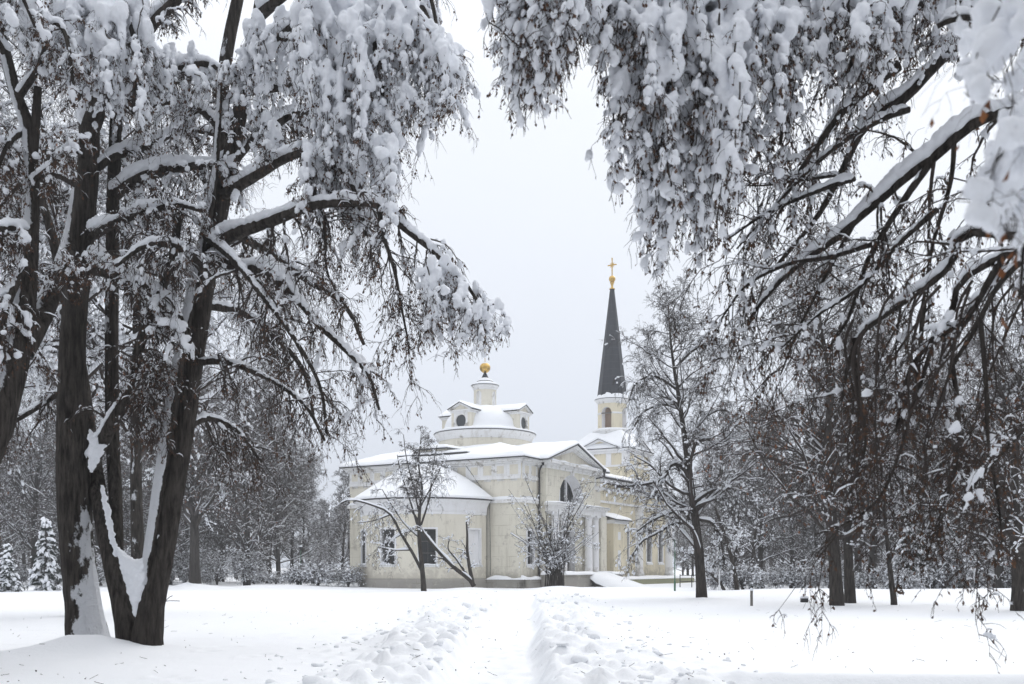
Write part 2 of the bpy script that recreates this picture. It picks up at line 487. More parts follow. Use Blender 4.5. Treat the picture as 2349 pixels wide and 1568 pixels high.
def roof_patch(xs, ys, zf, t, mats, name, parent, round_=.35, amp=.08, seed=0, deck=.10):
    """closed roof: dark deck with an uneven snow blanket on it, rounded down at its edges"""
    X, Y = np.meshgrid(xs, ys, indexing='ij')
    Z = zf(X, Y)
    ed = np.minimum(np.minimum(X-xs[0], xs[-1]-X), np.minimum(Y-ys[0], ys[-1]-Y))
    q = np.clip(ed/round_, 0, 1); lip = np.sqrt(1-(1-q)**2)
    n1 = fbm(X*.5+seed, Y*.5+seed*1.7, 4)
    top = Z + t*(.30 + .70*lip)*(1+.5*n1) + amp*n1*2*lip
    mb = MB(); k, m = X.shape
    def sheet(Zs, mt, flip=False, sm=True):
        i, j = np.meshgrid(np.arange(k-1), np.arange(m-1), indexing='ij')
        f = np.stack([i*m+j, (i+1)*m+j, (i+1)*m+j+1, i*m+j+1], -1).reshape(-1, 4)
        mb.add(np.stack([X, Y, Zs], -1), f[:, ::-1] if flip else f, mt, sm)
    sheet(top, 1)
    sheet(Z-deck, 0, True, False)
    idx = [(i, 0) for i in range(k)] + [(k-1, j) for j in range(1, m)] + [(i, m-1) for i in range(k-2, -1, -1)] + [(0, j) for j in range(m-2, 0, -1)]
    I = np.array([a for a, b in idx]); J = np.array([b for a, b in idx]); n = len(I)
    for lo, hi, mt, sm in ((Z-deck, Z+.004, 0, False), (Z+.004, top, 1, True)):
        v = np.concatenate([np.stack([X[I,J], Y[I,J], lo[I,J]], -1), np.stack([X[I,J], Y[I,J], hi[I,J]], -1)])
        a = np.arange(n); b = (a+1) % n
        mb.add(v, np.stack([a, b, n+b, n+a], -1), mt, sm)
    return mb.build(name, mats, parent)

RM = [M["roof_metal"], M["snow_roof"]]
W, D = 16.2, 14.0
ZE = 9.75                                  # eaves
fA = lambda s, d, z: (s, d, z)             # east face, out is -y
fB = lambda s, d, z: (-d, s, z)            # porch side, out is +x
fC = lambda s, d, z: (.7-d, s, z)
AC = (-8.1, -0.3); AR = 5.25
def fApse(s, d, z):
    r = AR - d
    a = s/AR
    return (AC[0]+r*math.sin(a), AC[1]-r*math.cos(a), z)

# main block walls
mb = MB()
wall(mb, -W, 0, .7, 6.5, [], fA)
wall(mb, 0, 2.72, .7, 6.5, [(1.45, 1.0, 1.65, 4.3, 'rect')], fB); wall(mb, 11.28, D, .7, 6.5, [(12.6, .9, 1.65, 4.3, 'rect')], fB)
mb.add([(-W,0,.7),(-W,D,.7),(-W,D,6.5),(-W,0,6.5)], [(0,1,2,3)])
mb.add([(-W,D,.7),(0,D,.7),(0,D,6.5),(-W,D,6.5)], [(0,1,2,3)])
lowwall = mb.build("lower_wall", [M["wall_block"], M["white_clean"]], church)
mb = MB()
wall(mb, -W, 0, 6.5, ZE, [], fA); wall(mb, 0, 2.72, 6.5, ZE, [], fB); wall(mb, 11.28, D, 6.5, ZE, [], fB)
mb.add([(-W,0,6.5),(-W,D,6.5),(-W,D,ZE),(-W,0,ZE)], [(0,1,2,3)])
mb.add([(-W,D,6.5),(0,D,6.5),(0,D,ZE),(-W,D,ZE)], [(0,1,2,3)])
mb.build("upper_wall", [M["wall_cream"], M["white_clean"]], church)
window(1.45, 1.0, 1.65, 4.3, fB, .35)
window(12.6, .9, 1.65, 4.3, fB, .35)

# plinth with its ledge of snow
def ledge_snow(mb, pts, w, h, mt, seed=0, n=60):
    """an uneven ridge of snow along a line of points on top of a ledge; w outward vector"""
    pts = np.asarray(pts, float); t = np.linspace(0, 1, n)
    seg = np.linspace(0, 1, len(pts)); Q = np.stack([np.interp(t, seg, pts[:, i]) for i in range(3)], -1)
    L = np.linalg.norm(pts[-1]-pts[0])
    hh = h*(.35+1.1*np.clip(vnoise(t*L*1.3+seed, t*0+seed), 0, 1))*np.clip(np.minimum(t, 1-t)*L/.2, 0.1, 1)
    w = np.asarray(w, float); z = np.array((0, 0, 1.0))
    lip = 1.0 + .12*vnoise(t*L*2+seed*3, t*0+1)[:, None]
    R = np.stack([Q + w*lip, Q + w*lip*1.02 + z*(hh*.45)[:, None], Q + w*.8 + z*(hh*.9)[:, None], Q + w*.4 + z*hh[:, None]*1.05, Q - w*.02 + z*(hh*1.15)[:, None]], 1)
    f = [(i*5+j, (i+1)*5+j, (i+1)*5+j+1, i*5+j+1) for i in range(n-1) for j in range(4)]
    mb.add(R.reshape(-1, 3), f, mt, True)
pl = MB()
pl.box((-W-.25, -.25, -.6), (.25, D+.2, .66))
pl.box((-2.75, -.62, -.6), (.62, -.251, .60)); pl.box((.251, -.62, -.6), (.62, 2.6, .60))
plinth = pl.build("plinth", M["stone"], church)
for args in (([(-2.75,-.30,.602),(.62,-.30,.602)], (0,-.36,0), .26, 0, 3, 70), ([(.30,-.62,.602),(.30,2.6,.602)], (.36,0,0), .26, 0, 8, 60), ([(-W-.25,-.0,.662),(-13.2,0,.662)], (0,-.26,0), .2, 0, 1, 30)):
    sn = MB(); ledge_snow(sn, *args); sn.build("ledge_snow", M["snow_roof"], plinth)

# belt course at the apse eaves
bc = MB()
bc.box((-W-.14, -.14, 6.36), (.14, -.001, 6.60)); bc.box((.001, -.001, 6.36), (.14, 2.75, 6.60)); bc.box((-W-.14, -.001, 6.36), (-W-.001, D, 6.6))
bc.box((.001, 11.3, 6.36), (.14, D+.14, 6.60))
belt = bc.build("belt_course", M["white_trim"], church)
for args in (([(-W-.1,0,6.602),(.14,0,6.602)], (0,-.15,0), .16, 0, 4, 120), ([(0,-.14,6.602),(0,2.7,6.602)], (.15,0,0), .16, 0, 9, 50)):
    sn = MB(); ledge_snow(sn, *args); sn.build("ledge_snow", M["snow_roof"], belt)

# frieze: white band with cream panels, then the cornice
fz = MB()
def frieze(fn, s0, s1, pitch, z0=8.30, z1=9.30):
    def slab(a, b, za, zb, d, mt):
        q = [fn(a,0,za), fn(b,0,za), fn(b,-d,za), fn(a,-d,za), fn(a,0,zb), fn(b,0,zb), fn(b,-d,zb), fn(a,-d,zb)]
        fz.add(q, [(0,1,2,3),(7,6,5,4),(0,4,5,1),(1,5,6,2),(2,6,7,3),(3,7,4,0)], mt)
    slab(s0, s1, z0-.16, z0+.10, .13, 0); slab(s0, s1, z0+.10, z1, .04, 0)
    n = max(1, int(round((s1-s0)/pitch))); p = (s1-s0)/n
    for i in range(n):
        c = s0+(i+.5)*p
        big = i % 2 == 0
        if big:
            slab(c-.50, c+.50, z0+.12, z1-.02, .075, 0)
            slab(c-.30, c+.30, z0+.26, z1-.16, .09, 1)
        else:
            slab(c-.36, c+.36, z0+.18, z1-.10, .055, 1)
        for k in range(-2, 3):                       # guttae under the band
            slab(c+k*.12-.035, c+k*.12+.035, z0-.30, z0-.165, .05, 0)
    slab(s0-.10, s1+.10, z1+.004, z1+.16, .16, 0); slab(s0-.25, s1+.25, z1+.164, z1+.30, .36, 0); slab(s0-.45, s1+.45, z1+.304, ZE-.005, .56, 0)
frieze(fA, -W, 0, 1.16); frieze(fB, .2, 2.5, 1.2); frieze(fB, 11.6, D, 1.2)
frieze(lambda s, d, z: (-W+d, s, z), 0.2, D-.2, 1.16)
fz.build("frieze", [M["white_trim"], M["wall_cream"]], church)

# main roof: low hip under a thick blanket, the porch gable running into it
def hip(X, Y):
    dx = np.minimum(X+W+.6, .6-X); dy = np.minimum(Y+.6, D+.6-Y)
    return ZE + np.minimum(np.minimum(dx, dy)*.30, 1.5)
roof_patch(np.linspace(-W-.62, .62, 110), np.linspace(-.62, D+.62, 100), hip, .34, RM, "main_roof", church, .4, .07, 3)
GC = 7.0; GW = 5.05; GH = 1.62
roof_patch(np.linspace(-6.5, 1.32, 60), np.linspace(GC-GW-.1, GC+GW+.1, 81), lambda X, Y: ZE+.02+GH*(1-np.abs(Y-GC)/GW), .30, RM, "porch_roof", church, .3, .05, 11)

# the stepped attic over the apse
at_ = MB()
at_.box((-11.0, .25, ZE), (-5.0, 4, 10.30), 0); at_.box((-11.1, .12, 10.304), (-4.9, 4.1, 10.40), 0)
at_.box((-9.5, .2, 10.404), (-6.8, 3.5, 10.74), 0); at_.box((-9.6, .10, 10.744), (-6.7, 3.6, 10.84), 0)
at_.build("attic", M["wall_cream"], church)
roof_patch(np.linspace(-11.25, -4.75, 50), np.linspace(-.05, 5.0, 30), lambda X, Y: 10.41+.02*np.clip(Y, 0, 9), .24, RM, "attic_roof", church, .35, .05, 7)
roof_patch(np.linspace(-9.75, -6.55, 30), np.linspace(-.05, 4.0, 30), lambda X, Y: 10.85+.02*np.clip(Y, 0, 9), .24, RM, "attic_roof", church, .35, .05, 8)

# ---- apse
ap = MB()
wins = [(math.radians(a)*AR, 1.2, 1.68, 4.32, 'rect') for a in (-36, 0, 34, 75)]
wall(ap, -math.pi/2*AR, math.pi/2*AR, .7, 5.5, wins, fApse, .34, .28)
apse = ap.build("apse_wall", [M["wall_cream"], M["white_clean"]], church)
for (c, w, zb, zt, k), bl in zip(wins, (0, 0, 0, 1)):
    window(c, w, zb, zt, fApse, .18 if bl else .33, blind=bool(bl), nx=7, nz_=12, frame_w=.13)
MB().lathe([(AR+.22, -.6), (AR+.22, .50), (AR+.16, .62), (AR+.02, .70), (AR-.05, .72)], AC, 72, -math.pi/2, math.pi/2).build("apse_plinth", M["stone"], church)
co = [(AR+.01, 5.42), (AR+.06, 5.5), (AR+.06, 5.62)] + [(AR+.06+.52*(1-math.cos(t)), 5.62+.88*math.sin(t)) for t in np.linspace(0, math.pi/2*.86, 8)] + [(AR+.50, 6.52), (AR+.50, 6.60), (AR-.1, 6.64)]
MB().lathe(co, AC, 72, -math.pi/2, math.pi/2).build("apse_cornice", M["white_clean"], church)
rr = AR+.58
prof_d = [(rr, 6.50), (rr, 6.60), (rr-.02, 6.61)]
rs = np.linspace(1, 0, 26)
A = np.linspace(-math.pi/2, math.pi/2, 90)
apr = MB()
prof_s = np.array([(rr-.01+.03*0, 6.615), (rr+.03, 6.70), (rr+.0, 6.80)] + [((rr-.06)*q, 6.84+2.75*(1-q**1.55)) for q in rs])
V = np.zeros((len(A), len(prof_s), 3))
ns = fbm(A[:, None]*3.0, np.arange(len(prof_s))[None]*.22, 3)
V[..., 0] = AC[0]+prof_s[None, :, 0]*np.sin(A)[:, None]*(1+.012*ns); V[..., 1] = AC[1]-prof_s[None, :, 0]*np.cos(A)[:, None]; V[..., 2] = prof_s[None, :, 1]+.10*ns*(np.arange(len(prof_s))[None] > 1)
k = len(prof_s)
apr.add(V, [(i*k+j, (i+1)*k+j, (i+1)*k+j+1, i*k+j+1) for i in range(len(A)-1) for j in range(k-1)], 1, True)
apr.lathe(prof_d, AC, 72, -math.pi/2, math.pi/2, 0)
apr.build("apse_roof", RM, church)

# ---- porch with lunette, columns and pediment
R_L = 2.25
lun = (GC, 2*R_L, 6.62, 6.63, 'arch')
po = MB()
door = (6.9, 1.5, .9, 4.5, 'rect'); pw1 = (3.95, .01, 2, 2.01, 'rect')
wall(po, 2.7, 11.3, .0, ZE, [door, lun], fC, .75, 1.0)
po.add([(0,2.7,0),(.7,2.7,0),(.7,2.7,ZE),(0,2.7,ZE)], [(0,1,2,3)]); po.add([(0,11.3,0),(.7,11.3,0),(.7,11.3,ZE),(0,11.3,ZE)], [(3,2,1,0)])
porch = po.build("porch_wall", [M["wall_block"], M["white_clean"]], church)
# lunette filling: white tympanum with three dark lights
tm = MB()
wall(tm, GC-R_L, GC+R_L, 6.62, 6.64, [], lambda s, d, z: (-.06-d, s, z))
def arc(s, r=R_L): return 6.63+math.sqrt(max(0, r*r-(s-GC)**2))
lights = [(GC-1.85, GC-.72), (GC-.50, GC+.50), (GC+.72, GC+1.85)]
edges = sorted(set([GC-R_L, GC+R_L] + [e for a in lights for e in a] + list(np.linspace(GC-R_L, GC+R_L, 41))))
lw = MB()
for a, b in zip(edges[:-1], edges[1:]):
    m_ = (a+b)/2
    inside = any(l0 < m_ < l1 for l0, l1 in lights)
    ta, tb = arc(a), arc(b)
    if inside:
        ga, gb = max(6.72, arc(a, 1.95)), max(6.72, arc(b, 1.95))
        tm.add([(-.06, a, ga), (-.06, b, gb), (-.06, b, tb), (-.06, a, ta)], [(0,1,2,3)], 0)
        tm.add([(-.06, a, 6.62), (-.06, b, 6.62), (-.06, b, 6.72), (-.06, a, 6.72)], [(0,1,2,3)], 0)
        lw.add([(-.22, a, 6.72), (-.22, b, 6.72), (-.22, b, gb), (-.22, a, ga)], [(0,1,2,3)], 0)
    else:
        tm.add([(-.06, a, 6.62), (-.06, b, 6.62), (-.06, b, tb), (-.06, a, ta)], [(0,1,2,3)], 0)
for l0, l1 in lights:
    for e in (l0, l1):
        h = max(6.72, arc(e, 1.95)); tm.add([(-.06, e, 6.72), (-.22, e, 6.72), (-.22, e, h), (-.06, e, h)], [(0,1,2,3)], 0)
lunette = lw.build("lunette_window", M["glass"], church)
tm.build("surround", M["white_clean"], lunette)
br = MB()
for l0, l1 in lights:
    for s in np.linspace(l0, l1, 6)[1:-1]:
        br.box((-.16, s-.014, 6.72), (-.13, s+.014, max(6.74, arc(s, 1.95))))
    for z in (7.1, 7.5, 7.9, 8.25):
        if z < arc(l0 if abs(l0-GC) < abs(l1-GC) else l1, 1.95)-.05 and (l0+l1)/2 == GC: br.box((-.128, l0, z-.014), (-.10, l1, z+.014))
br.build("window_bars", M["iron"], lunette)
sn = MB(); ledge_snow(sn, [(.0, GC-R_L+.05, 6.625), (.0, GC+R_L-.05, 6.625)], (.68, 0, 0), .10, 0, 5, 40); sn.build("sill_snow", M["snow_roof"], lunette)
ks = MB(); ks.prism([(GC-.22, 8.84), (GC+.22, 8.84), (GC+.34, 9.4), (GC-.34, 9.4)], 0, .69, .84); ks.build("keystone", M["white_trim"], church)
# door
dr = MB(); dr.box((.05, 6.15, .9), (.12, 7.65, 4.5), 0)
dd = dr.build("door", M["iron"], church)
dp = MB()
for c in (6.53, 7.27):
    for z in (1.2, 2.4, 3.55): dp.box((.12, c-.26, z), (.15, c+.26, z+.85))
dp.build("door_panel", M["wood"], dd)
# entablature of the porch and its columns
en = MB()
en.box((.70, 2.55, 5.75), (1.55, 11.7, 6.12), 0); en.box((.70, 2.45, 6.124), (1.68, 11.85, 6.26), 0); en.box((.70, 2.35, 6.264), (1.82, 12.0, 6.42), 0)
ent = en.build("porch_entablature", M["white_trim"], church)
sn = MB(); ledge_snow(sn, [(.72, 2.4, 6.424), (.72, 11.95, 6.424)], (1.1, 0, 0), .13, 0, 2, 90); sn.build("ledge_snow", M["snow_roof"], ent)
for t in (3.3, 4.6, 9.2, 10.45):
    cb = MB()
    cb.lathe([(.40, .86), (.40, 1.0), (.36, 1.02), (.36, 1.12), (.325, 1.16)] + [(.325-.045*(q**1.6), 1.16+4.2*q) for q in np.linspace(0, 1, 9)] + [(.31, 5.40), (.31, 5.46), (.285, 5.48), (.36, 5.58), (.36, 5.62)], (1.16, t), 28)
    cb.box((1.16-.39, t-.39, 5.62), (1.16+.39, t+.39, 5.748))
    cb.build("column", M["white_clean"], church)
# corner piers either side of the columns
for t0, t1 in ((11.05, 12.1),):
    MB().box((.70, t0, .86), (1.45, t1, 5.745)).build("pier", M["wall_block"], church)
# pediment
pd = MB()
TX = .72
pd.add([(TX, 2.7, ZE-.02), (TX, 11.3, ZE-.02), (TX, GC, ZE+GH*.86)], [(0,1,2)], 1)
pd.prism([(.70, ZE-.56), (.86, ZE-.56), (.86, ZE-.36), (1.08, ZE-.36), (1.08, ZE-.18), (1.22, ZE-.18), (1.22, ZE-.06), (.70, ZE-.06)], 1, GC-GW+.25, GC+GW-.25, 0) if False else None
for (x1, z0, z1, ex) in ((.86, ZE-.62, ZE-.40, 0.0), (1.02, ZE-.396, ZE-.24, .15), (1.24, ZE-.236, ZE-.06, .35)):
    pd.box((.001, 2.7-ex-.1, z0), (x1, 11.3+ex+.1, z1), 0)
for sgn in (-1, 1):                                           # raking cornices
    for (x1, off, th) in ((1.24, -.02, .20), (1.04, -.225, .16), (.88, -.39, .13)):
        def zz(y): return ZE+GH*(1-abs(y-GC)/GW)-.10+off
        y0, y1 = GC+sgn*(GW-.12), GC
        y0 = GC+sgn*min(GW-.12, abs(y0-GC))
        pts = [(y0, zz(y0)), (y1, zz(y1)), (y1, zz(y1)-th), (y0, zz(y0)-th)]
        pts = [(a, max(b, ZE-.055)) for a, b in pts]
        pd.prism(pts, 0, .73, x1, 0)
ped = pd.build("pediment", [M["white_trim"], M["wall_cream"]], church)
sn = MB(); ledge_snow(sn, [(.74, GC-GW+.7, ZE-.056), (.74, GC+GW-.7, ZE-.056)], (.48, 0, 0), .16, 0, 6, 80); sn.build("ledge_snow", M["snow_roof"], ped)

# platform in front of the porch with cheek walls and steps buried in snow
pf = MB()
pf.box((.7, 1.9, -.6), (2.7, 7.0, .86), 0); pf.box((.7, 10.3, -.6), (2.7, 12.6, .86), 0); pf.box((.7, 7.001, -.6), (2.2, 10.299, .80), 0)
pf.box((.65, 1.8, .864), (2.78, 7.05, .94), 0); pf.box((.65, 10.25, .864), (2.78, 12.7, .94), 0)
plat = pf.build("porch_platform", M["stone"], church)
for i in range(4):
    MB().box((2.2+.32*i, 7.06, -.6), (2.52+.32*i, 10.24, .62-.2*i)).build("step", M["stone"], plat)
roof_patch(np.linspace(.72, 2.84, 30), np.linspace(1.75, 7.1, 60), lambda X, Y: X*0+.945, .28, [M["stone"], M["snow_roof"]], "platform_snow", plat, .22, .05, 5, .003)
roof_patch(np.linspace(.72, 2.84, 30), np.linspace(10.2, 12.75, 36), lambda X, Y: X*0+.945, .28, [M["stone"], M["snow_roof"]], "platform_snow", plat, .22, .05, 15, .003)
roof_patch(np.linspace(.9, 7.6, 70), np.linspace(6.2, 11.2, 60), lambda X, Y: np.interp(X, [.9, 2.3, 3.1, 4.2, 5.6, 7.6], [.98, .98, .80, .42, .06, -.55])-.9*np.clip(np.abs(Y-8.65)/1.9-.55, 0, 2)**2*np.clip((X-2.2)/1.0, 0, 1), .16, [M["snow_roof"], M["snow_roof"]], "step_snow", plat, .8, .10, 25, .003)

# ---- drum, dome, dormers and lantern
DC = (-8.1, 8.1)
dm = MB()
dm.lathe([(3.95, 10.4), (3.95, 12.15)], DC, 80, mat=0)
dm.build("drum", M["wall_cream"], church)
MB().lathe([(3.96, 12.12), (4.04, 12.16), (4.04, 12.3), (4.10, 12.34), (4.22, 12.58), (4.34, 12.66), (4.34, 12.80), (3.6, 12.83)], DC, 80).build("drum_cornice", M["white_trim"], church)
dome = MB()
dome.lathe([(4.37, 12.76), (4.38, 12.82), (4.2, 12.84)], DC, 80, mat=0)
q = np.linspace(0, 1, 22)
pr = [(4.36, 12.825), (4.38, 12.90), (4.28, 12.99), (4.05, 13.04), (3.72, 13.10), (3.50, 13.22)] + [(3.44*math.cos(t)**.92 if t < math.pi/2-.02 else .0, 13.28+2.02*math.sin(t)) for t in np.linspace(.06, math.pi/2, 20)]
pr = np.array(pr); A = np.linspace(0, 2*math.pi, 100, endpoint=False); k = len(pr)
ns = fbm(np.sin(A)[:, None]*4+9, np.cos(A)[:, None]*4+np.arange(k)[None]*.3, 3)
V = np.zeros((100, k, 3)); rr_ = pr[None, :, 0]*(1+.02*ns)
V[..., 0] = DC[0]+rr_*np.sin(A)[:, None]; V[..., 1] = DC[1]-rr_*np.cos(A)[:, None]; V[..., 2] = pr[None, :, 1]+.07*ns*(np.arange(k)[None] > 0)
dome.add(V, [(i*k+j, ((i+1) % 100)*k+j, ((i+1) % 100)*k+j+1, i*k+j+1) for i in range(100) for j in range(k-1)], 1, True)
dome.build("dome", RM, church)
for ang in (0, 90, 180, 270):
    ca, sa = math.cos(math.radians(ang)), math.sin(math.radians(ang))
    def loc(o, i, z): return (DC[0]+o*sa+i*ca, DC[1]-o*ca+i*sa, z)   # o outwards, i sideways
    HW, F = .92, 3.80
    fd = lambda s, d, z: loc(F-d, s, z)
    db = MB()
    wall(db, -HW, HW, 12.9, 14.25, [(0, 1.02, 12.98, 13.56, 'arch')], fd, .2, 1.0)
    for s in (-1, 1):
        db.add([loc(F, s*HW, 12.9), loc(1.4, s*HW, 12.9), loc(1.4, s*HW, 14.25), loc(F, s*HW, 14.25)], [(0,1,2,3)], 0)
    z_c = 13.555
    dor = db.build("dormer", [M["wall_cream"], M["white_clean"]], church)
    rw = MB()
    T = np.linspace(0, 2*math.pi, 33)
    rw.add([loc(F-.10, 0, z_c)] + [loc(F-.10, .5*math.cos(t), z_c+.55*math.sin(t)) for t in T[:-1]], [(0, 1+i, 1+(i+1) % 32) for i in range(32)], 0)
    rw.build("round_window", M["glass"], dor)
    sq = MB()                                                  # white square surround with a round hole
    def sqp(t):
        c, s = math.cos(t), math.sin(t); k_ = .66/max(abs(c), abs(s)); return k_*c, k_*s
    for d0 in (F+.03,):
        ring_i = [loc(d0, .50*math.cos(t), z_c+.55*math.sin(t)) for t in T[:-1]]; ring_o = [loc(d0, sqp(t)[0], z_c+sqp(t)[1]) for t in T[:-1]]
        ring_b = [loc(F-.12, .50*math.cos(t), z_c+.55*math.sin(t)) for t in T[:-1]]; ring_w = [loc(F-.02, sqp(t)[0], z_c+sqp(t)[1]) for t in T[:-1]]
        n_ = 32
        sq.add(ring_i+ring_o+ring_b+ring_w, [(i, (i+1) % n_, n_+(i+1) % n_, n_+i) for i in range(n_)] + [(2*n_+i, 2*n_+(i+1) % n_, (i+1) % n_, i) for i in range(n_)] + [(n_+i, n_+(i+1) % n_, 3*n_+(i+1) % n_, 3*n_+i) for i in range(n_)], 0)
    sq.build("window_surround", M["white_trim"], dor)
    gb = MB()
    for (f0, f1, z0, z1, ex) in ((1.0, F+.08, 14.22, 14.36, .06), (1.0, F+.20, 14.364, 14.46, .18)):
        v = [loc(f0,-HW-ex,z0), loc(f1,-HW-ex,z0), loc(f1,HW+ex,z0), loc(f0,HW+ex,z0), loc(f0,-HW-ex,z1), loc(f1,-HW-ex,z1), loc(f1,HW+ex,z1), loc(f0,HW+ex,z1)]
        gb.add(v, [(0,3,2,1),(4,5,6,7),(0,1,5,4),(1,2,6,5),(2,3,7,6),(3,0,4,7)], 0)
    gb.add([loc(F+.02, -HW, 14.462), loc(F+.02, HW, 14.462), loc(F+.02, 0, 14.96)], [(0,1,2)], 1)
    for s in (-1, 1):
        for (fo, dz, th_) in ((F+.20, 0, .10), (F+.11, -.104, .07)):
            a, b = (s*(HW+.17), 14.52+dz), (0, 15.06+dz)
            v = [loc(F+.03,a[0],a[1]), loc(fo,a[0],a[1]), loc(fo,b[0],b[1]), loc(F+.03,b[0],b[1]), loc(F+.03,a[0],a[1]-th_), loc(fo,a[0],a[1]-th_), loc(fo,b[0],b[1]-th_), loc(F+.03,b[0],b[1]-th_)]
            gb.add(v, [(0,3,2,1),(4,5,6,7),(0,1,5,4),(1,2,6,5),(2,3,7,6),(3,0,4,7)], 0)
    gb.build("gable", [M["white_trim"], M["wall_cream"]], dor)
    rf = MB(); I = np.linspace(-HW-.26, HW+.26, 21); O = np.linspace(.9, F+.26, 18)
    Ig, Og = np.meshgrid(I, O, indexing='ij')
    zr = 15.10-.56*np.abs(Ig)/(HW+.26)
    ed = np.minimum(HW+.26-np.abs(Ig), F+.26-Og); lip = np.sqrt(1-(1-np.clip(ed/.22, 0, 1))**2)
    zt_ = zr + .17*(.25+.75*lip)*(1+.6*fbm(Ig*1.5+ang, Og*1.5, 3))
    def L3(a, b, z): return np.stack([DC[0]+b*sa+a*ca, DC[1]-b*ca+a*sa, z], -1)
    k1, m1 = Ig.shape; ii, jj = np.meshgrid(np.arange(k1-1), np.arange(m1-1), indexing='ij')
    fc = np.stack([ii*m1+jj, (ii+1)*m1+jj, (ii+1)*m1+jj+1, ii*m1+jj+1], -1).reshape(-1, 4)
    rf.add(L3(Ig, Og, zt_), fc, 1, True); rf.add(L3(Ig, Og, zr-.05), fc[:, ::-1], 0)
    for sl in ((slice(None), -1), (0, slice(None)), (-1, slice(None))):
        for lo, hi, mt in ((zr-.05, zr+.004, 0), (zr+.004, zt_, 1)):
            a = L3(Ig[sl], Og[sl], lo[sl]); b = L3(Ig[sl], Og[sl], hi[sl]); n_ = len(a)
            rf.add(np.concatenate([a, b]), [(i, i+1, n_+i+1, n_+i) for i in range(n_-1)], mt, True)
    rf.build("dormer_roof", RM, dor)

lt = MB()
LR = .96
fL = lambda s, d, z: (DC[0]+(LR-d)*math.sin(s/LR), DC[1]-(LR-d)*math.cos(s/LR), z)
wall(lt, -math.pi*LR, math.pi*LR, 15.0, 16.66, [(a*LR, .52, 15.28, 16.2, 'arch') for a in (-2.42, -math.pi/4*0-.05, 1.52, 3.0)], fL, .10, .2)
lan = lt.build("lantern", [M["wall_cream"], M["white_trim"]], church)
MB().lathe([(LR-.09, 15.2), (LR-.09, 16.6)], DC, 40).build("lantern_niche", M["white_trim"], lan)
MB().lathe([(LR+.01, 16.60), (LR+.05, 16.64), (LR+.05, 16.74), (LR+.12, 16.78), (LR+.20, 16.95), (LR+.20, 17.0), (.5, 17.03)], DC, 48).build("lantern_cornice", M["white_trim"], lan)
lr = MB()
lr.lathe([(LR+.235, 16.985), (LR+.24, 17.03), (.7, 17.05)], DC, 48, mat=0)
lr.lathe([(LR+.23, 17.032), (LR+.22, 17.12), (LR-.02, 17.24), (.66, 17.34)], DC, 48, mat=1)
lr.lathe([(.66, 17.30), (.70, 17.38), (.5, 17.42)], DC, 40, mat=0)
lr.lathe([(.69, 17.384), (.66, 17.48), (.42, 17.62), (.22, 17.74), (.1, 17.80)], DC, 40, mat=1)
lr.build("lantern_roof", RM, lan)
MB().lathe([(.36, 17.58), (.11, 18.12), (.09, 18.16)], DC, 24).build("lantern_cone", M["slate"], lan)
b_ = [(.08, 18.10)] + [(.46*math.sin(t), 18.56-.44*math.cos(t)) for t in np.linspace(.25, 2.45, 16)] + [(.22, 18.93), (.05, 18.95)]
MB().lathe(b_, DC, 40).build("gold_ball", M["gold"], lan)
lr = MB(); lr.lathe([(.24, 18.90), (.27, 18.94), (.12, 19.01), (.0, 19.03)], DC, 20); lr.build("ball_snow", M["snow_roof"], lan)
lr = MB(); lr.lathe([(.028, 18.95), (.022, 21.2)], DC, 8); lr.box((DC[0]-.35, DC[1]-.02, 20.5), (DC[0]+.35, DC[1]+.02, 20.56)); lr.build("gold_cross", M["gold"], lan)

# ---- nave behind, towards the bell tower
nv = MB()
fN = lambda s, d, z: (-.5-d, s, z)
wall(nv, 14.0, 31.4, .7, 9.3, [(t, 1.1, 1.9, 5.2, 'rect') for t in (18.2, 20.7, 26.2, 29.2)], fN, .35)
nv.add([(-15.7, 14, .7), (-15.7, 31.4, .7), (-15.7, 31.4, 9.3), (-15.7, 14, 9.3)], [(0,1,2,3)])
nv.add([(-15.7, 31.4, .7), (-.5, 31.4, .7), (-.5, 31.4, 9.3), (-15.7, 31.4, 9.3)], [(0,1,2,3)])
nv.box((-.499, 14, 8.3), (-.3, 31.4, 8.55), 1); nv.box((-.499, 14, 8.95), (-.1, 31.6, 9.3), 1)
nv.box((-.499, 14, 7.2), (-.38, 31.4, 7.4), 1)
nave = nv.build("nave_wall", [M["wall_yellow"], M["white_clean"]], church)
for t in (18.2, 20.7, 26.2, 29.2):
    window(t, 1.1, 1.9, 5.2, fN, .34)
MB().box((-15.9, 14.01, -.6), (-.2, 31.6, .68)).build("nave_plinth", M["stone_green"], church)
for t in (23.3, 31.0):
    MB().lathe([(.62, .7), (.62, .95), (.56, 1.0), (.56, 1.1), (.5, 1.15), (.44, 6.6), (.5, 6.7), (.6, 6.85), (.6, 7.1)], (-.42, t), 24).build("half_column", M["white_trim"], church)
roof_patch(np.linspace(-16.3, .15, 60), np.linspace(13.6, 31.8, 70), lambda X, Y: 9.42+.16*np.minimum(X+16.3, .15-X), .3, RM, "nave_roof", church, .35, .06, 21)
# terrace ledge along the nave with snow on it
MB().box((-.19, 13.0, -.6), (2.2, 31.5, .45)).build("terrace", M["stone_green"], church)
roof_patch(np.linspace(-.1, 2.26, 20), np.linspace(12.9, 31.6, 90), lambda X, Y: X*0+.452, .22, [M["stone_green"], M["snow_roof"]], "terrace_snow", church, .25, .08, 31, .002)
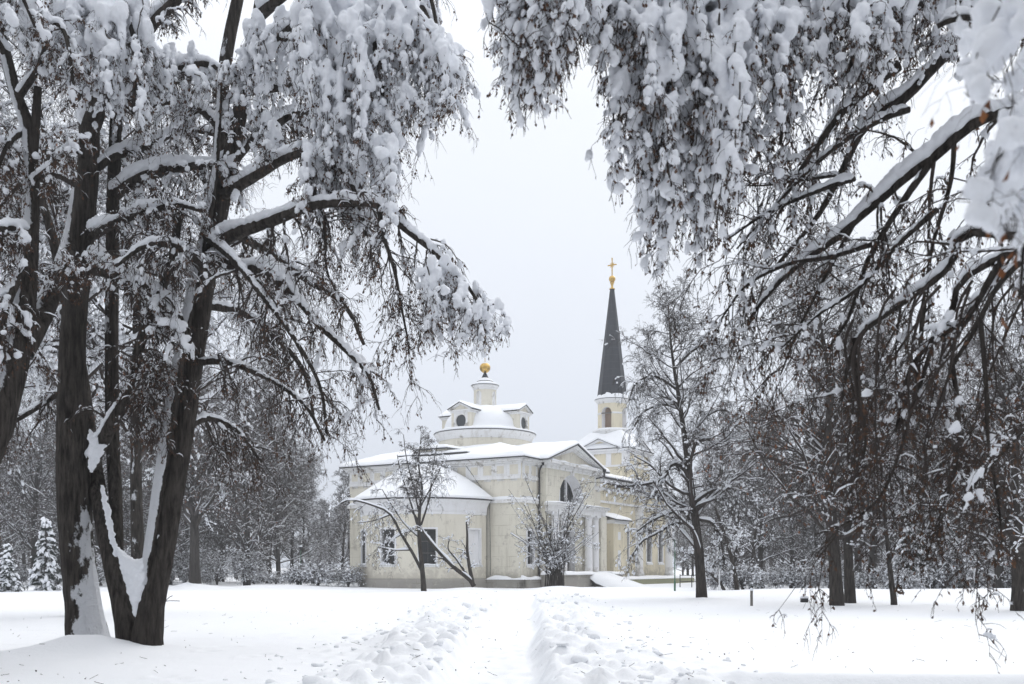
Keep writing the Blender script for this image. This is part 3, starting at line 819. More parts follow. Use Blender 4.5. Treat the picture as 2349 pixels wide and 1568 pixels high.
# small side porch in the corner, with its own snowy lean-to
sp = MB(); sp.box((-.499, 14.3, .6), (1.1, 17.2, 5.3), 0); sp.box((-.499, 14.2, 5.30), (1.25, 17.3, 5.62), 1); sp.box((1.1, 15.2, 1.6), (1.13, 15.75, 3.0), 1); sp.box((1.1, 15.2, 3.9), (1.13, 15.75, 4.6), 1)
side = sp.build("side_porch", [M["wall_yellow"], M["white_clean"]], church)
roof_patch(np.linspace(-.48, 1.45, 24), np.linspace(14.05, 17.5, 30), lambda X, Y: 6.25-.30*(X+.5), .16, RM, "side_porch_roof", side, .25, .04, 41)

# ---- bell tower
TC = (-8.1, 34.4); TH = 3.1
tw = MB()
fT = [lambda s, d, z: (TC[0]+s, TC[1]-TH+d, z), lambda s, d, z: (TC[0]+TH-d, TC[1]+s, z), lambda s, d, z: (TC[0]-s, TC[1]+TH-d, z), lambda s, d, z: (TC[0]-TH+d, TC[1]-s, z)]
for fn in fT:
    wall(tw, -TH, TH, 0, 13.9, [(0, 1.5, 9.9, 11.0, 'rect')] if fn is fT[1] else [], fn, .4)
def band(fn, a, b, za, zb, d0, d1, mt):
    q = [fn(a,-d0,za), fn(b,-d0,za), fn(b,-d1,za), fn(a,-d1,za), fn(a,-d0,zb), fn(b,-d0,zb), fn(b,-d1,zb), fn(a,-d1,zb)]
    tw.add(q, [(0,1,2,3),(7,6,5,4),(0,4,5,1),(1,5,6,2),(2,6,7,3),(3,7,4,0)], mt)
for fn in fT:
    band(fn, -TH-.12, TH+.12, 12.05, 12.25, .0, .12, 1)
    for s in (-TH+.3, -1.0, 1.0, TH-.3):
        band(fn, s-.3, s+.3, 12.26, 13.45, .0, .06, 1)
    band(fn, -TH-.15, TH+.15, 13.46, 13.75, .0, .15, 1); band(fn, -TH-.35, TH+.35, 13.754, 14.0, .0, .36, 1)
    q = [fn(-1.85, -.05, 14.0), fn(1.85, -.05, 14.0), fn(0, -.05, 14.85)]
    tw.add(q, [(0,1,2)], 0)
    for s in (-1, 1):
        v = []
        for (d_) in (-.02, -.42):
            v += [fn(s*2.25, d_, 14.05), fn(0, d_, 15.02), fn(0, d_, 14.80), fn(s*2.25, d_, 14.004)]
        tw.add(v, [(0,1,2,3), (7,6,5,4), (0,4,5,1), (3,2,6,7), (0,3,7,4)], 1)
tower = tw.build("bell_tower", [M["wall_yellow"], M["white_clean"]], church)
window(0, 1.5, 9.9, 11.0, fT[1], .38, sill=False, frame_w=.15)
for i, fn in enumerate(fT):        # little snowy gables
    gm = MB()
    U = np.linspace(-2.4, 2.4, 21); Vv = np.linspace(-.5, 2.2, 8)
    for a, b in zip(U[:-1], U[1:]):
        for c, d in zip(Vv[:-1], Vv[1:]):
            def zt(s): return 15.06-.98*abs(s)/2.25
            gm.add([fn(a,c,zt(a)+.16), fn(b,c,zt(b)+.16), fn(b,d,zt(b)+.16), fn(a,d,zt(a)+.16)], [(0,1,2,3)], 1, True)
        gm.add([fn(a,-.5,zt(a)), fn(b,-.5,zt(b)), fn(b,-.5,zt(b)+.16), fn(a,-.5,zt(a)+.16)], [(0,1,2,3)], 1, True)
        gm.add([fn(a,-.5,zt(a)-.06), fn(b,-.5,zt(b)-.06), fn(b,-.5,zt(b)), fn(a,-.5,zt(a))], [(0,1,2,3)], 0)
        gm.add([fn(a,-.5,zt(a)-.06), fn(b,-.5,zt(b)-.06), fn(b,1.5,zt(b)-.06), fn(a,1.5,zt(a)-.06)], [(3,2,1,0)], 0)
    gm.build("gable_roof", RM, tower)
xs_ = np.linspace(TC[0]-TH-.38, TC[0]+TH+.38, 50); ys_ = np.linspace(TC[1]-TH-.38, TC[1]+TH+.38, 50)
roof_patch(xs_, ys_, lambda X, Y: 14.02+np.minimum((TH+.38-np.maximum(np.abs(X-TC[0]), np.abs(Y-TC[1])))*1.02, 1.75), .26, RM, "tower_roof", tower, .35, .05, 51)
MB().lathe([(2.02, 15.2), (2.02, 16.0), (2.12, 16.05), (2.12, 16.2), (1.5, 16.24)], TC, 48).build("ring_base", M["white_trim"], tower)
rb = MB(); rb.lathe([(2.12, 16.204), (2.10, 16.34), (1.85, 16.42), (1.5, 16.46)], TC, 48); rb.build("ring_snow", M["snow_roof"], tower)
BR = 1.55
fD = lambda s, d, z: (TC[0]+(BR-d)*math.sin(s/BR), TC[1]-(BR-d)*math.cos(s/BR), z)
bd = MB()
wall(bd, -math.pi*BR, math.pi*BR, 16.1, 19.2, [(a*BR, 1.15, 16.45, 18.1, 'arch') for a in (-math.pi/2, 0.0, math.pi/2, math.pi-.38)], fD, .5, .2)
belf = bd.build("belfry", [M["wall_yellow"], M["white_clean"]], church)
MB().lathe([(1.06, 16.2), (1.06, 19.2)], TC, 40).build("belfry_core", M["brown_inside"], belf)
bb = MB()
for a in (-math.pi/2, 0.0, math.pi/2):
    for s in (-.42, .42):
        pass
bb.lathe([(BR+.004, 17.95), (BR+.06, 17.97), (BR+.06, 18.13), (BR+.004, 18.15)], TC, 48, .40, math.pi/2-.40)
bb.lathe([(BR+.004, 17.95), (BR+.06, 17.97), (BR+.06, 18.13), (BR+.004, 18.15)], TC, 24, -math.pi/2+.40, -.40)
bb.lathe([(BR+.01, 19.10), (BR+.05, 19.14), (BR+.05, 19.26), (BR+.16, 19.32), (BR+.30, 19.50), (BR+.32, 19.6), (1.0, 19.62)], TC, 48)
bb.build("belfry_cornice", M["white_trim"], belf)
bm_ = MB(); bm_.box((TC[0]-.6, TC[1]-1.45, 17.98), (TC[0]+.6, TC[1]-1.35, 18.1)); bm_.build("belfry_beam", M["wood"], belf)
bs = MB()
bs.lathe([(BR+.34, 19.57), (BR+.35, 19.62), (BR, 19.63)], TC, 48, mat=0)
A = np.linspace(0, 2*math.pi, 64, endpoint=False); ht = .30+.30*vnoise(A*2.2, A*0+.5)
pr = np.stack([np.stack([A*0+BR+.33, A*0+19.625], -1), np.stack([A*0+BR+.30, 19.74+A*0], -1), np.stack([A*0+BR+.10, 19.80+ht*.3], -1), np.stack([A*0+1.50, 19.72+ht], -1), np.stack([A*0+1.2, 19.75+ht*1.05], -1)], 1)
V = np.stack([TC[0]+pr[..., 0]*np.sin(A)[:, None], TC[1]-pr[..., 0]*np.cos(A)[:, None], pr[..., 1]], -1)
bs.add(V, [(i*5+j, ((i+1) % 64)*5+j, ((i+1) % 64)*5+j+1, i*5+j+1) for i in range(64) for j in range(4)], 1, True)
bs.build("belfry_snow", RM, belf)
spz = MB()
A = np.linspace(0, 2*math.pi, 8, endpoint=False)+math.pi/8
prs = [(1.66, 19.66), (1.58, 19.95)] + [(1.58-(1.58-.20)*t**1.0*(1), 19.95+(31.65-19.95)*t) for t in np.linspace(.04, 1, 12)]
V = np.array([[(TC[0]+r_*math.sin(a), TC[1]-r_*math.cos(a), z) for r_, z in prs] for a in A]); k = len(prs)
spz.add(V, [(i*k+j, ((i+1) % 8)*k+j, ((i+1) % 8)*k+j+1, i*k+j+1) for i in range(8) for j in range(k-1)], 0)
for a in A:                                                    # standing seams on the edges
    p = np.array([(TC[0]+r_*math.sin(a), TC[1]-r_*math.cos(a), z) for r_, z in prs[1:]])
    o = np.array((math.sin(a), -math.cos(a), 0))*.03; s_ = np.array((math.cos(a), math.sin(a), 0))*.03
    Q = np.stack([p-s_, p+o, p+s_], 1).reshape(-1, 3)
    spz.add(Q, [(i*3+j, (i+1)*3+j, (i+1)*3+j+1, i*3+j+1) for i in range(len(p)-1) for j in range(2)], 0)
spire = spz.build("spire", M["slate"], church)
fi = MB()
fi.lathe([(.30, 31.6), (.32, 31.68), (.15, 31.78), (.11, 32.0), (.2, 32.28), (.26, 32.36), (.12, 32.42)], TC, 24)
fi.lathe([(.36*math.sin(t), 32.74-.36*math.cos(t)) for t in np.linspace(.15, math.pi-.05, 18)], TC, 32)
fi.build("gold_ball", M["gold"], spire)
cr = MB()
def bar2(c0, c1, w, th=.035):
    c0, c1 = np.array(c0), np.array(c1); d = nz(c1-c0); n_ = np.array((-d[1], d[0]))
    poly = [tuple(c0-n_*w), tuple(c1-n_*w*1.2), tuple(c1+n_*w*1.2), tuple(c0+n_*w)]
    cr.prism([(TC[0]+p[0], p[1]) for p in poly], 1, TC[1]-th, TC[1]+th)
cx, cz = 0, 34.25
bar2((0, 33.05), (0, cz), .05); bar2((0, cz), (0, cz+.72), .05, .034)
bar2((0, cz), (.46, cz), .05, .033); bar2((0, cz), (-.46, cz), .05, .032)
for a in (45, 135, 225, 315, 22, 67, 112, 157, 202, 247, 292, 337):
    L_ = .34 if a % 45 == 0 else .26
    bar2((.05*math.cos(math.radians(a)), cz+.05*math.sin(math.radians(a))), (L_*math.cos(math.radians(a)), cz+L_*math.sin(math.radians(a))), .018, .02)
for (x_, z_) in ((.46, cz), (-.46, cz), (0, cz+.72)):
    cr.prism([(TC[0]+x_-.09, z_), (TC[0]+x_, z_-.09), (TC[0]+x_+.09, z_), (TC[0]+x_, z_+.09)], 1, TC[1]-.03, TC[1]+.03)
cr.build("gold_cross", M["gold"], spire)

# ---- rain pipes and the cable running down the wall
def tube_along(mb, pts, r_, n=8, mt=0):
    pts = np.asarray(pts, float)
    tg = nz(np.gradient(pts, axis=0)); ref = np.array((.3, .9, .1)); s_ = nz(np.cross(tg, ref)); u_ = np.cross(s_, tg)
    a = np.linspace(0, 2*math.pi, n, endpoint=False)
    V = pts[:, None] + r_*(np.cos(a)[None, :, None]*s_[:, None] + np.sin(a)[None, :, None]*u_[:, None])
    k = len(pts)
    mb.add(V, [(i*n+j, i*n+(j+1) % n, (i+1)*n+(j+1) % n, (i+1)*n+j) for i in range(k-1) for j in range(n)], mt, True)
dp = MB()
tube_along(dp, [(.55, 2.5, 9.5), (.35, 2.55, 9.25), (.18, 2.58, 8.95), (.15, 2.58, 8.6), (.15, 2.58, 5), (.15, 2.58, 1.0), (.25, 2.5, .75)], .065)
dp.lathe([(.07, 9.3), (.15, 9.5), (.15, 9.65)], (.55, 2.5), 12)
dp.build("rain_pipe", M["rust"] if "rust" in M else M["iron"], church)
dp = MB(); tube_along(dp, [(1.3, 11.95, 9.6), (1.3, 11.95, 9.2), (1.1, 11.6, 9.05), (.85, 11.3, 8.95)], .07); dp.lathe([(.07, 9.5), (.16, 9.6), (.16, 9.75)], (1.3, 11.95), 12); dp.build("rain_pipe", M["iron"], church)
dp = MB(); tube_along(dp, [(-5.0, -.16, 9.6), (-4.2, -.1, 8.6), (-2.75, -.2, 6.75), (-2.62, -.16, 6.3), (-2.62, -.08, 3.5), (-2.62, -.06, .9)], .018, 5); dp.build("cable", M["iron"], church)
# ------------------------------------------------------------------ growing trees
def resample(pts, k):
    """smooth curve through the given points (and radii), k points"""
    pts = np.asarray(pts, float); n = len(pts)
    if n == 2:
        t = np.linspace(0, 1, k)[:, None]; return pts[0]*(1-t)+pts[1]*t
    Q = np.concatenate([[2*pts[0]-pts[1]], pts, [2*pts[-1]-pts[-2]]])
    L = np.concatenate([[0], np.cumsum(np.linalg.norm(np.diff(pts[:, :3], axis=0), axis=1))]); u = np.interp(np.linspace(0, L[-1], k), L, np.arange(n))
    i = np.clip(u.astype(int), 0, n-2); f = (u-i)[:, None]
    a, b, c, d = Q[i], Q[i+1], Q[i+2], Q[i+3]
    return .5*((2*b)+(-a+c)*f+(2*a-5*b+4*c-d)*f**2+(-a+3*b-3*c+d)*f**3)

def frames(P_):
    t = nz(np.gradient(P_, axis=1))
    ref = np.where(np.abs(t[:, :1, 2:3]) > .75, np.array((1.0, 0.13, 0)), np.array((0, 0, 1.0)))
    ref = np.broadcast_to(ref, t.shape)
    s = nz(np.cross(t, ref)); u = np.cross(s, t)
    return t, s, u

def ring_faces(N, K, n):
    b = np.arange(N)[:, None, None]*K*n; k = np.arange(K-1)[None, :, None]*n; j = np.arange(n)[None, None, :]; j2 = (j+1) % n
    return np.stack([b+k+j, b+k+j2, b+k+n+j2, b+k+n+j], -1).reshape(-1, 4)

def tubes(mb, P_, R, n=5, mt=0, bark=0.0, rng=None):
    """P_ (N,K,3) curves, R (N,K) radii"""
    N, K, _ = P_.shape
    t, s, u = frames(P_)
    a = np.linspace(0, 2*math.pi, n, endpoint=False)
    rr = R[..., None]*np.ones(n)
    if bark:
        rr = rr*(1+bark*(rng.random((N, K, n))-.5) + bark*1.6*(rng.random((N, 1, n))-.5))
    V = P_[:, :, None] + rr[..., None]*(np.cos(a)[:, None]*s[:, :, None] + np.sin(a)[:, None]*u[:, :, None])
    mb.add(V, ring_faces(N, K, n), mt, True)

def snow_on(mb, P_, R, h, rng, n=6, mt=0, gap=.35, freq=1.5, wide=1.05, vert=.93):
    """a ridge of snow lying on the upper side of every curve, thin where it is steep, with gaps"""
    N, K, _ = P_.shape
    t, s, u = frames(P_)
    up = nz(np.array((0, 0, 1.0)) - t*t[..., 2:3])
    s = nz(np.cross(t, up))
    L = np.cumsum(np.concatenate([np.zeros((N, 1)), np.linalg.norm(np.diff(P_, axis=1), axis=2)], 1), 1)
    ph = rng.random((N, 1))*200
    ns = fbm(L*freq+ph, ph*1.7+L*0, 3)+.5
    flat = np.clip((vert-np.abs(t[..., 2]))/.35, 0, 1)
    H = np.asarray(h)*flat*np.clip((ns-gap)/(.62-gap), 0, 1.5)
    taper = np.clip(np.minimum(np.arange(K), K-1-np.arange(K))/1.0, 0, 1)[None]
    H = H*(.25+.75*taper)
    on = np.clip(H/(np.asarray(h)*.25+1e-6), 0, 1)
    Wd = (R*wide+H*.28)*on
    a = np.linspace(0, 2*math.pi, n, endpoint=False)
    cy, sy = np.cos(a), np.sin(a)
    sy = np.where(sy < 0, sy*.55, sy)
    c = P_ + up*(R*.55*on + H*.38)[..., None]
    end = np.ones(K); end[0] = end[-1] = 0.0          # closed at both ends
    Wd = Wd*end; H = H*end; on = on*end
    V = c[:, :, None] + Wd[..., None, None]*cy[:, None]*s[:, :, None] + (H*.62+R*.35*on)[..., None, None]*sy[:, None]*up[:, :, None]
    mb.add(V, ring_faces(N, K, n), mt, True)

def ico(sub):
    t = (1+5**.5)/2
    v = np.array([(-1,t,0),(1,t,0),(-1,-t,0),(1,-t,0),(0,-1,t),(0,1,t),(0,-1,-t),(0,1,-t),(t,0,-1),(t,0,1),(-t,0,-1),(-t,0,1)], float)
    f = [(0,11,5),(0,5,1),(0,1,7),(0,7,10),(0,10,11),(1,5,9),(5,11,4),(11,10,2),(10,7,6),(7,1,8),(3,9,4),(3,4,2),(3,2,6),(3,6,8),(3,8,9),(4,9,5),(2,4,11),(6,2,10),(8,6,7),(9,8,1)]
    v = list(map(tuple, nz(v)))
    for _ in range(sub):
        c, nf = {}, []
        def mid(a, b):
            k = (min(a, b), max(a, b))
            if k not in c:
                v.append(tuple(nz(np.array(v[a])+np.array(v[b])))); c[k] = len(v)-1
            return c[k]
        for a, b, d in f:
            x, y, z = mid(a, b), mid(b, d), mid(d, a)
            nf += [(a,x,z),(b,y,x),(d,z,y),(x,y,z)]
        f = nf
    return np.array(v), np.array(f)
ICO = [ico(0), ico(1), ico(2)]

def blobs(mb, C, S, rng, sub=1, mt=0, lump=.25, axis=None):
    """rounded lumps at C (N,3) with half sizes S (N,3); axis (N,3) turns their long (z) side"""
    V0, F0 = ICO[sub]; N = len(C)
    if N == 0: return
    w = rng.normal(0, 1.6, (N, 3, 3)); ph = rng.random((N, 3))*6.3
    d = 1+lump*np.sin(np.einsum('vj,nkj->nvk', V0, w)+ph[:, None]).sum(-1)/1.7
    V = V0[None]*d[..., None]*np.asarray(S)[:, None]
    if axis is not None:
        z = nz(np.asarray(axis)); x = nz(np.cross(z, rng.normal(0, 1, (N, 3)))); y = np.cross(z, x)
        V = V[..., :1]*x[:, None]+V[..., 1:2]*y[:, None]+V[..., 2:]*z[:, None]
    else:
        a = rng.random(N)*6.3; c, s = np.cos(a)[:, None], np.sin(a)[:, None]
        V = np.stack([V[..., 0]*c-V[..., 1]*s, V[..., 0]*s+V[..., 1]*c, V[..., 2]], -1)
    V = V+np.asarray(C)[:, None]
    F = (F0[None]+np.arange(N)[:, None, None]*len(V0)).reshape(-1, 3)
    mb.add(V, F, mt, True)

def grow(rng, P_, R, n, tr=(.15, 1.0), L=(.5, 1.0), rel=False, ang=(35, 70), droop=0.0, lift=0.0, K=6, rr=.55, rmin=.004, rmax=9, wob=.12, fall=.5, bias=(0, 0, 0), tip=.25, tpow=1.0):
    """n children for every curve"""
    N, Kp, _ = P_.shape
    i = np.repeat(np.arange(N), n); m = len(i)
    t = tr[0]+(tr[1]-tr[0])*rng.random(m)**tpow
    f = t*(Kp-1); k = np.clip(f.astype(int), 0, Kp-2); a = (f-k)[:, None]
    pos = P_[i, k]*(1-a)+P_[i, k+1]*a
    tan = nz(P_[i, k+1]-P_[i, k])
    rad = R[i, k]*(1-a[:, 0])+R[i, k+1]*a[:, 0]
    v = rng.normal(0, 1, (m, 3))+np.asarray(bias)
    v = nz(v-tan*(v*tan).sum(-1, keepdims=True))
    th = np.radians(rng.uniform(*ang, m))[:, None]
    d = np.cos(th)*tan+np.sin(th)*v
    ln = rng.uniform(*L, m)*(1-fall*t)
    if rel:
        ln = ln*np.linalg.norm(np.diff(P_, axis=1), axis=2).sum(1)[i]
    out = np.zeros((m, K, 3)); out[:, 0] = pos
    for q in range(1, K):
        d = d+rng.normal(0, wob, (m, 3)); d[:, 2] += lift/K*2-droop*(q/K)*2/K*2
        d = nz(d)
        out[:, q] = out[:, q-1]+d*(ln/(K-1))[:, None]
    r0 = np.clip(rad*rr*rng.uniform(.7, 1.1, m), rmin, rmax)
    s = np.linspace(0, 1, K)
    return out, r0[:, None]*(1-(1-tip)*s)

def pick(rng, P_, R, frac):
    m = rng.random(len(P_)) < frac
    return P_[m], R[m]

def points_on(rng, P_, R, n, t0=0.0):
    N, K, _ = P_.shape
    i = rng.integers(0, N, n); f = (t0+(1-t0)*rng.random(n))*(K-1); k = np.clip(f.astype(int), 0, K-2); a = (f-k)[:, None]
    return P_[i, k]*(1-a)+P_[i, k+1]*a, nz(P_[i, k+1]-P_[i, k]), R[i, k]

def dead_leaves(mb, C, rng, size=(.03, .07), mt=0):
    """small curled dead leaves and seed wings hanging at C"""
    N = len(C)
    d = nz(rng.normal(0, .45, (N, 3))+np.array((0, 0, -1.0))); s = nz(np.cross(d, rng.normal(0, 1, (N, 3)))); o = np.cross(d, s)
    L = rng.uniform(*size, N)[:, None]; w = L*rng.uniform(.16, .34, N)[:, None]
    V = np.stack([C, C+d*L*.5+s*w+o*w*.5, C+d*L, C+d*L*.5-s*w+o*w*.5], 1)
    b = np.arange(N)[:, None]*4
    F = np.concatenate([b+np.array([0, 1, 2]), b+np.array([0, 2, 3])])
    mb.add(V, F, mt, False)

# bark: dark furrowed, with or without snow blown against one side
def bark_mat(name, dark, light, plaster_dir=None, amount=0.0, zfall=None, scale=1.0):
    m, n, l, b = mat(name, dark, .95, spec=.1)
    v = coords(n, l, (17*scale, 17*scale, 2.4*scale))
    fur = noise(n, l, v, 1.0, 7, .7)
    c = ramp(n, l, fur, [(.38, tuple(x*.35 for x in dark)), (.66, light)])
    v2 = coords(n, l, (1, 1, .4))
    c = mixc(n, l, ramp(n, l, noise(n, l, v2, .9, 4), [(.35, 0.0), (.7, .6)]), c, dark)
    if plaster_dir is not None:
        g = n.new("ShaderNodeNewGeometry"); dp = n.new("ShaderNodeVectorMath"); dp.operation = 'DOT_PRODUCT'
        dp.inputs[1].default_value = plaster_dir
        l.new(g.outputs["Normal"], dp.inputs[0])
        v3 = coords(n, l, (1.3, 1.3, .75))
        nn = noise(n, l, v3, 1.3, 9, .68)
        mad = n.new("ShaderNodeMath"); mad.operation = 'MULTIPLY_ADD'; mad.inputs[1].default_value = 3.4; mad.inputs[2].default_value = -1.7+amount
        l.new(nn, mad.inputs[0])
        ad = n.new("ShaderNodeMath"); ad.operation = 'ADD'
        l.new(dp.outputs["Value"], ad.inputs[0]); l.new(mad.outputs[0], ad.inputs[1])
        fac = ad.outputs[0]
        if zfall:
            tc = n.new("ShaderNodeTexCoord"); sx = n.new("ShaderNodeSeparateXYZ"); mr = n.new("ShaderNodeMapRange")
            l.new(tc.outputs["Object"], sx.inputs[0]); l.new(sx.outputs[2], mr.inputs["Value"])
            mr.inputs["From Min"].default_value = zfall[0]; mr.inputs["From Max"].default_value = zfall[1]; mr.inputs["To Min"].default_value = 0; mr.inputs["To Max"].default_value = -1.6
            a2 = n.new("ShaderNodeMath"); a2.operation = 'ADD'; l.new(fac, a2.inputs[0]); l.new(mr.outputs[0], a2.inputs[1]); fac = a2.outputs[0]
        msk = ramp(n, l, fac, [(.62, 0.0), (.72, 1.0)])
        c = mixc(n, l, msk, c, (.80, .82, .86))
        q = bump(n, l, fur, b, 1.0, .06)
        mh = mixc(n, l, noise(n, l, coords(n, l), 22, 5, .7), (.0, .0, .0), msk)
        q = bump(n, l, mh, b, .9, .06, q)
        bump(n, l, noise(n, l, coords(n, l), 5, 5, .6), b, .5, .06, q)
    else:
        bump(n, l, fur, b, 1.0, .06)
    l.new(c, b.inputs["Base Color"])
    return m
M["bark"] = bark_mat("dark lime bark", (.036, .031, .028), (.100, .088, .078))
M["bark_right"] = bark_mat("lime bark with snow blown on its right", (.036, .031, .028), (.100, .088, .078), (.80, -.5, .2), .30, (1.0, 4.2))
M["bark_left"] = bark_mat("lime bark with snow blown on its left", (.036, .031, .028), (.100, .088, .078), (-.85, -.35, .35), .30)
M["bark_plastered"] = bark_mat("lime bark half covered in blown snow", (.036, .031, .028), (.100, .088, .078), (-.75, -.62, .2), .55)
M["bark_speck"] = bark_mat("lime bark flecked with snow", (.036, .031, .028), (.095, .085, .075), (-.2, -.7, .3), -.30)
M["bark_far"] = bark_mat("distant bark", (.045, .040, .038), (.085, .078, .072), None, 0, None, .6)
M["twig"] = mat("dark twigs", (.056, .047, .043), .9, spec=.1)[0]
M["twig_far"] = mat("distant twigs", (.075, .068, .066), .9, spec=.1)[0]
def leaf_mat(name, a, b_):
    m, n, l, b = mat(name, a, .8, spec=.2)
    g = n.new("ShaderNodeNewGeometry")
    l.new(ramp(n, l, g.outputs["Random Per Island"], [(0, a), (1, b_)]), b.inputs["Base Color"])
    return m
M["dead_leaf"] = leaf_mat("dead brown leaves", (.055, .036, .028), (.13, .070, .042))
M["rusty_leaf"] = leaf_mat("rusty dead leaves", (.16, .060, .025), (.24, .10, .04))
M["needle"] = mat("dark fir needles", (.030, .042, .034), .9, spec=.1)[0]
# ------------------------------------------------------------------ middle distance and far trees
def lime_tree(name, label, base, seed, H, trunk=None, r0=.3, spread=.36, n1=34, n2=9, n3=9, n4=3, clear=.22, leaves=0, snow=1.0, droop=.55, twig_r=.007, group=None, far=False, ang1=(35, 75), blob=1500, cat="tree", bark=None):
    rng = np.random.default_rng(seed)
    base = np.array(base, float)
    root = thing(name, label, cat, tuple(base), 0, group)
    if trunk is None:
        q = np.linspace(0, 1, 7); trunk = np.stack([np.cumsum(rng.normal(0, .02*H, 7))*q, np.cumsum(rng.normal(0, .02*H, 7))*q, q*H], -1)
    T = resample(trunk, 24); T[0, 2] -= .6
    s = np.linspace(0, 1, 24)
    TR = r0*((1-s)**.85*.95+.03) + r0*.22*np.exp(-s*40)
    P0, R0 = T[None], TR[None]
    mb = MB(); tubes(mb, P0, R0, 14, 0, .10, rng)
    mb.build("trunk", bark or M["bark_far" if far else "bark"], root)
    # main limbs, longest low down, then forking finer and finer
    P1, R1 = grow(rng, P0, R0, n1, (clear, .97), (spread*H*.6, spread*H*1.1), False, ang1, droop*.5, .5, 9, .42, .02, .16, .16, .62)
    P2, R2 = grow(rng, P1, R1, n2, (.2, 1), (.22, .5), True, (25, 70), droop, .25, 7, .55, twig_r*1.8, 9, .2, .3)
    P3, R3 = grow(rng, P2, R2, n3, (.12, 1), (.25, .75), True, (25, 75), droop*.8, .1, 5, .6, twig_r*1.15, 9, .18, .3)
    mb = MB()
    tubes(mb, P1, R1, 6); tubes(mb, P2, R2, 4); tubes(mb, P3, R3, 3)
    if n4:
        P4, R4 = grow(rng, P3, R3, n4, (.2, 1), (.3, .8), True, (25, 80), droop, 0, 3, .7, twig_r, 9, .2, .3, tip=.5)
        tubes(mb, P4, R4, 3)
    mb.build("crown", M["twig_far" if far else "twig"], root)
    if snow > 0:
        mb = MB()
        snow_on(mb, P1, R1, np.clip(R1*1.7, .03, .16)*snow, rng, 6, 0, .30)
        Ps, Rs = pick(rng, P2, R2, .55*min(1, snow))
        snow_on(mb, Ps, Rs, np.clip(Rs*2.6, .03, .08)*snow, rng, 5, 0, .38)
        Ps, Rs = pick(rng, P3, R3, .16*min(2, snow)); snow_on(mb, Ps, Rs, Rs*0+.026, rng, 4, 0, .28, 3.0, 1.0)
        C, tn, _ = points_on(rng, P3, R3, int(blob*snow*.8), .1)
        keep = C[:, 2] < H*rng.uniform(.25, 1.1, len(C)); C, tn = C[keep], tn[keep]
        k = rng.uniform(.018, .055, len(C))
        blobs(mb, C+np.array((0, 0, .02)), np.stack([k, k, k*rng.uniform(1.0, 2.6, len(C))], -1), rng, 0, 0, .25, tn)
        mb.build("snow_load", M["snow_far"], root)
    if leaves:
        mb = MB(); C, _, _ = points_on(rng, P3, R3, leaves, .3)
        C = C[C[:, 2] < H*.75]
        dead_leaves(mb, C, rng, (.08, .17))
        tag(mb.build("dead_leaf_cover", M["rusty_leaf"], root), kind="stuff")
    return root

def at(u, v):
    """ground point under picture position (u, v)"""
    d = EYE*FV/(v-1300)
    p = P(u, v, d)
    return np.array((p[0], p[1], 0.0))
def on_ground(p):
    p = np.array(p, float); p[2] = float(ground_h(np.array([p[0]]), np.array([p[1]]))[0]) if abs(p[0]) < 500 else 0
    return p
def rel(base, pts):
    """picture points at the base's distance, as offsets from the base"""
    return np.array([P(u, v, base[1]) - np.array((base[0], base[1], 0)) + np.array((0, dy, 0)) for (u, v, dy) in pts])

# the tall lime beside the spire
b = on_ground(at(1610, 1375))
tr = rel(b, [(1610, 1378, 0), (1600, 1240, 0), (1588, 1130, .2), (1572, 1020, 0), (1556, 920, -.2), (1548, 850, .2), (1538, 780, 0), (1532, 705, 0)])
t_spire = lime_tree("lime_tree", "tall bare lime tree with drooping twigs standing just right of the spire", b, 41, 14.5, tr, .26, .40, 54, 10, 9, 3, .14, 0, 1.1, .5, .0065, bark=M["bark"], blob=2500)
# two stout limes on the right with rusty leaves
b = on_ground(at(1920, 1389))
tr = rel(b, [(1920, 1392, 0), (1914, 1280, 0), (1908, 1150, .2), (1898, 1020, 0), (1900, 880, -.3), (1885, 740, .2), (1880, 620, 0)])
lime_tree("lime_tree", "stout lime trunk with clinging rusty leaves on the right of the field", b, 43, 13.5, tr, .27, .56, 56, 11, 10, 3, .18, 3000, .8, .8, .007, bark=M["bark"], blob=2500)
b = on_ground(at(1972, 1386))
tr = rel(b, [(1974, 1388, 0), (1968, 1250, 0), (1975, 1100, .2), (1985, 950, 0), (1990, 800, 0)])
lime_tree("lime_tree", "darker lime trunk standing just behind the stout rusty leaved one", b + np.array((0, 1.2, 0)), 44, 10.5, tr, .23, .48, 44, 10, 9, 3, .20, 1400, .8, .8, .007, bark=M["bark"], blob=1500)
b = on_ground(at(2338, 1400))
tr = rel(b, [(2340, 1402, 0), (2338, 1290, 0), (2325, 1150, 0), (2330, 1000, 0), (2345, 820, 0)])
lime_tree("lime_tree", "broad dark lime trunk cut by the right edge of the view", b, 45, 10, tr, .31, .50, 46, 10, 9, 3, .2, 1200, .9, .7, .007, bark=M["bark"], blob=1800)
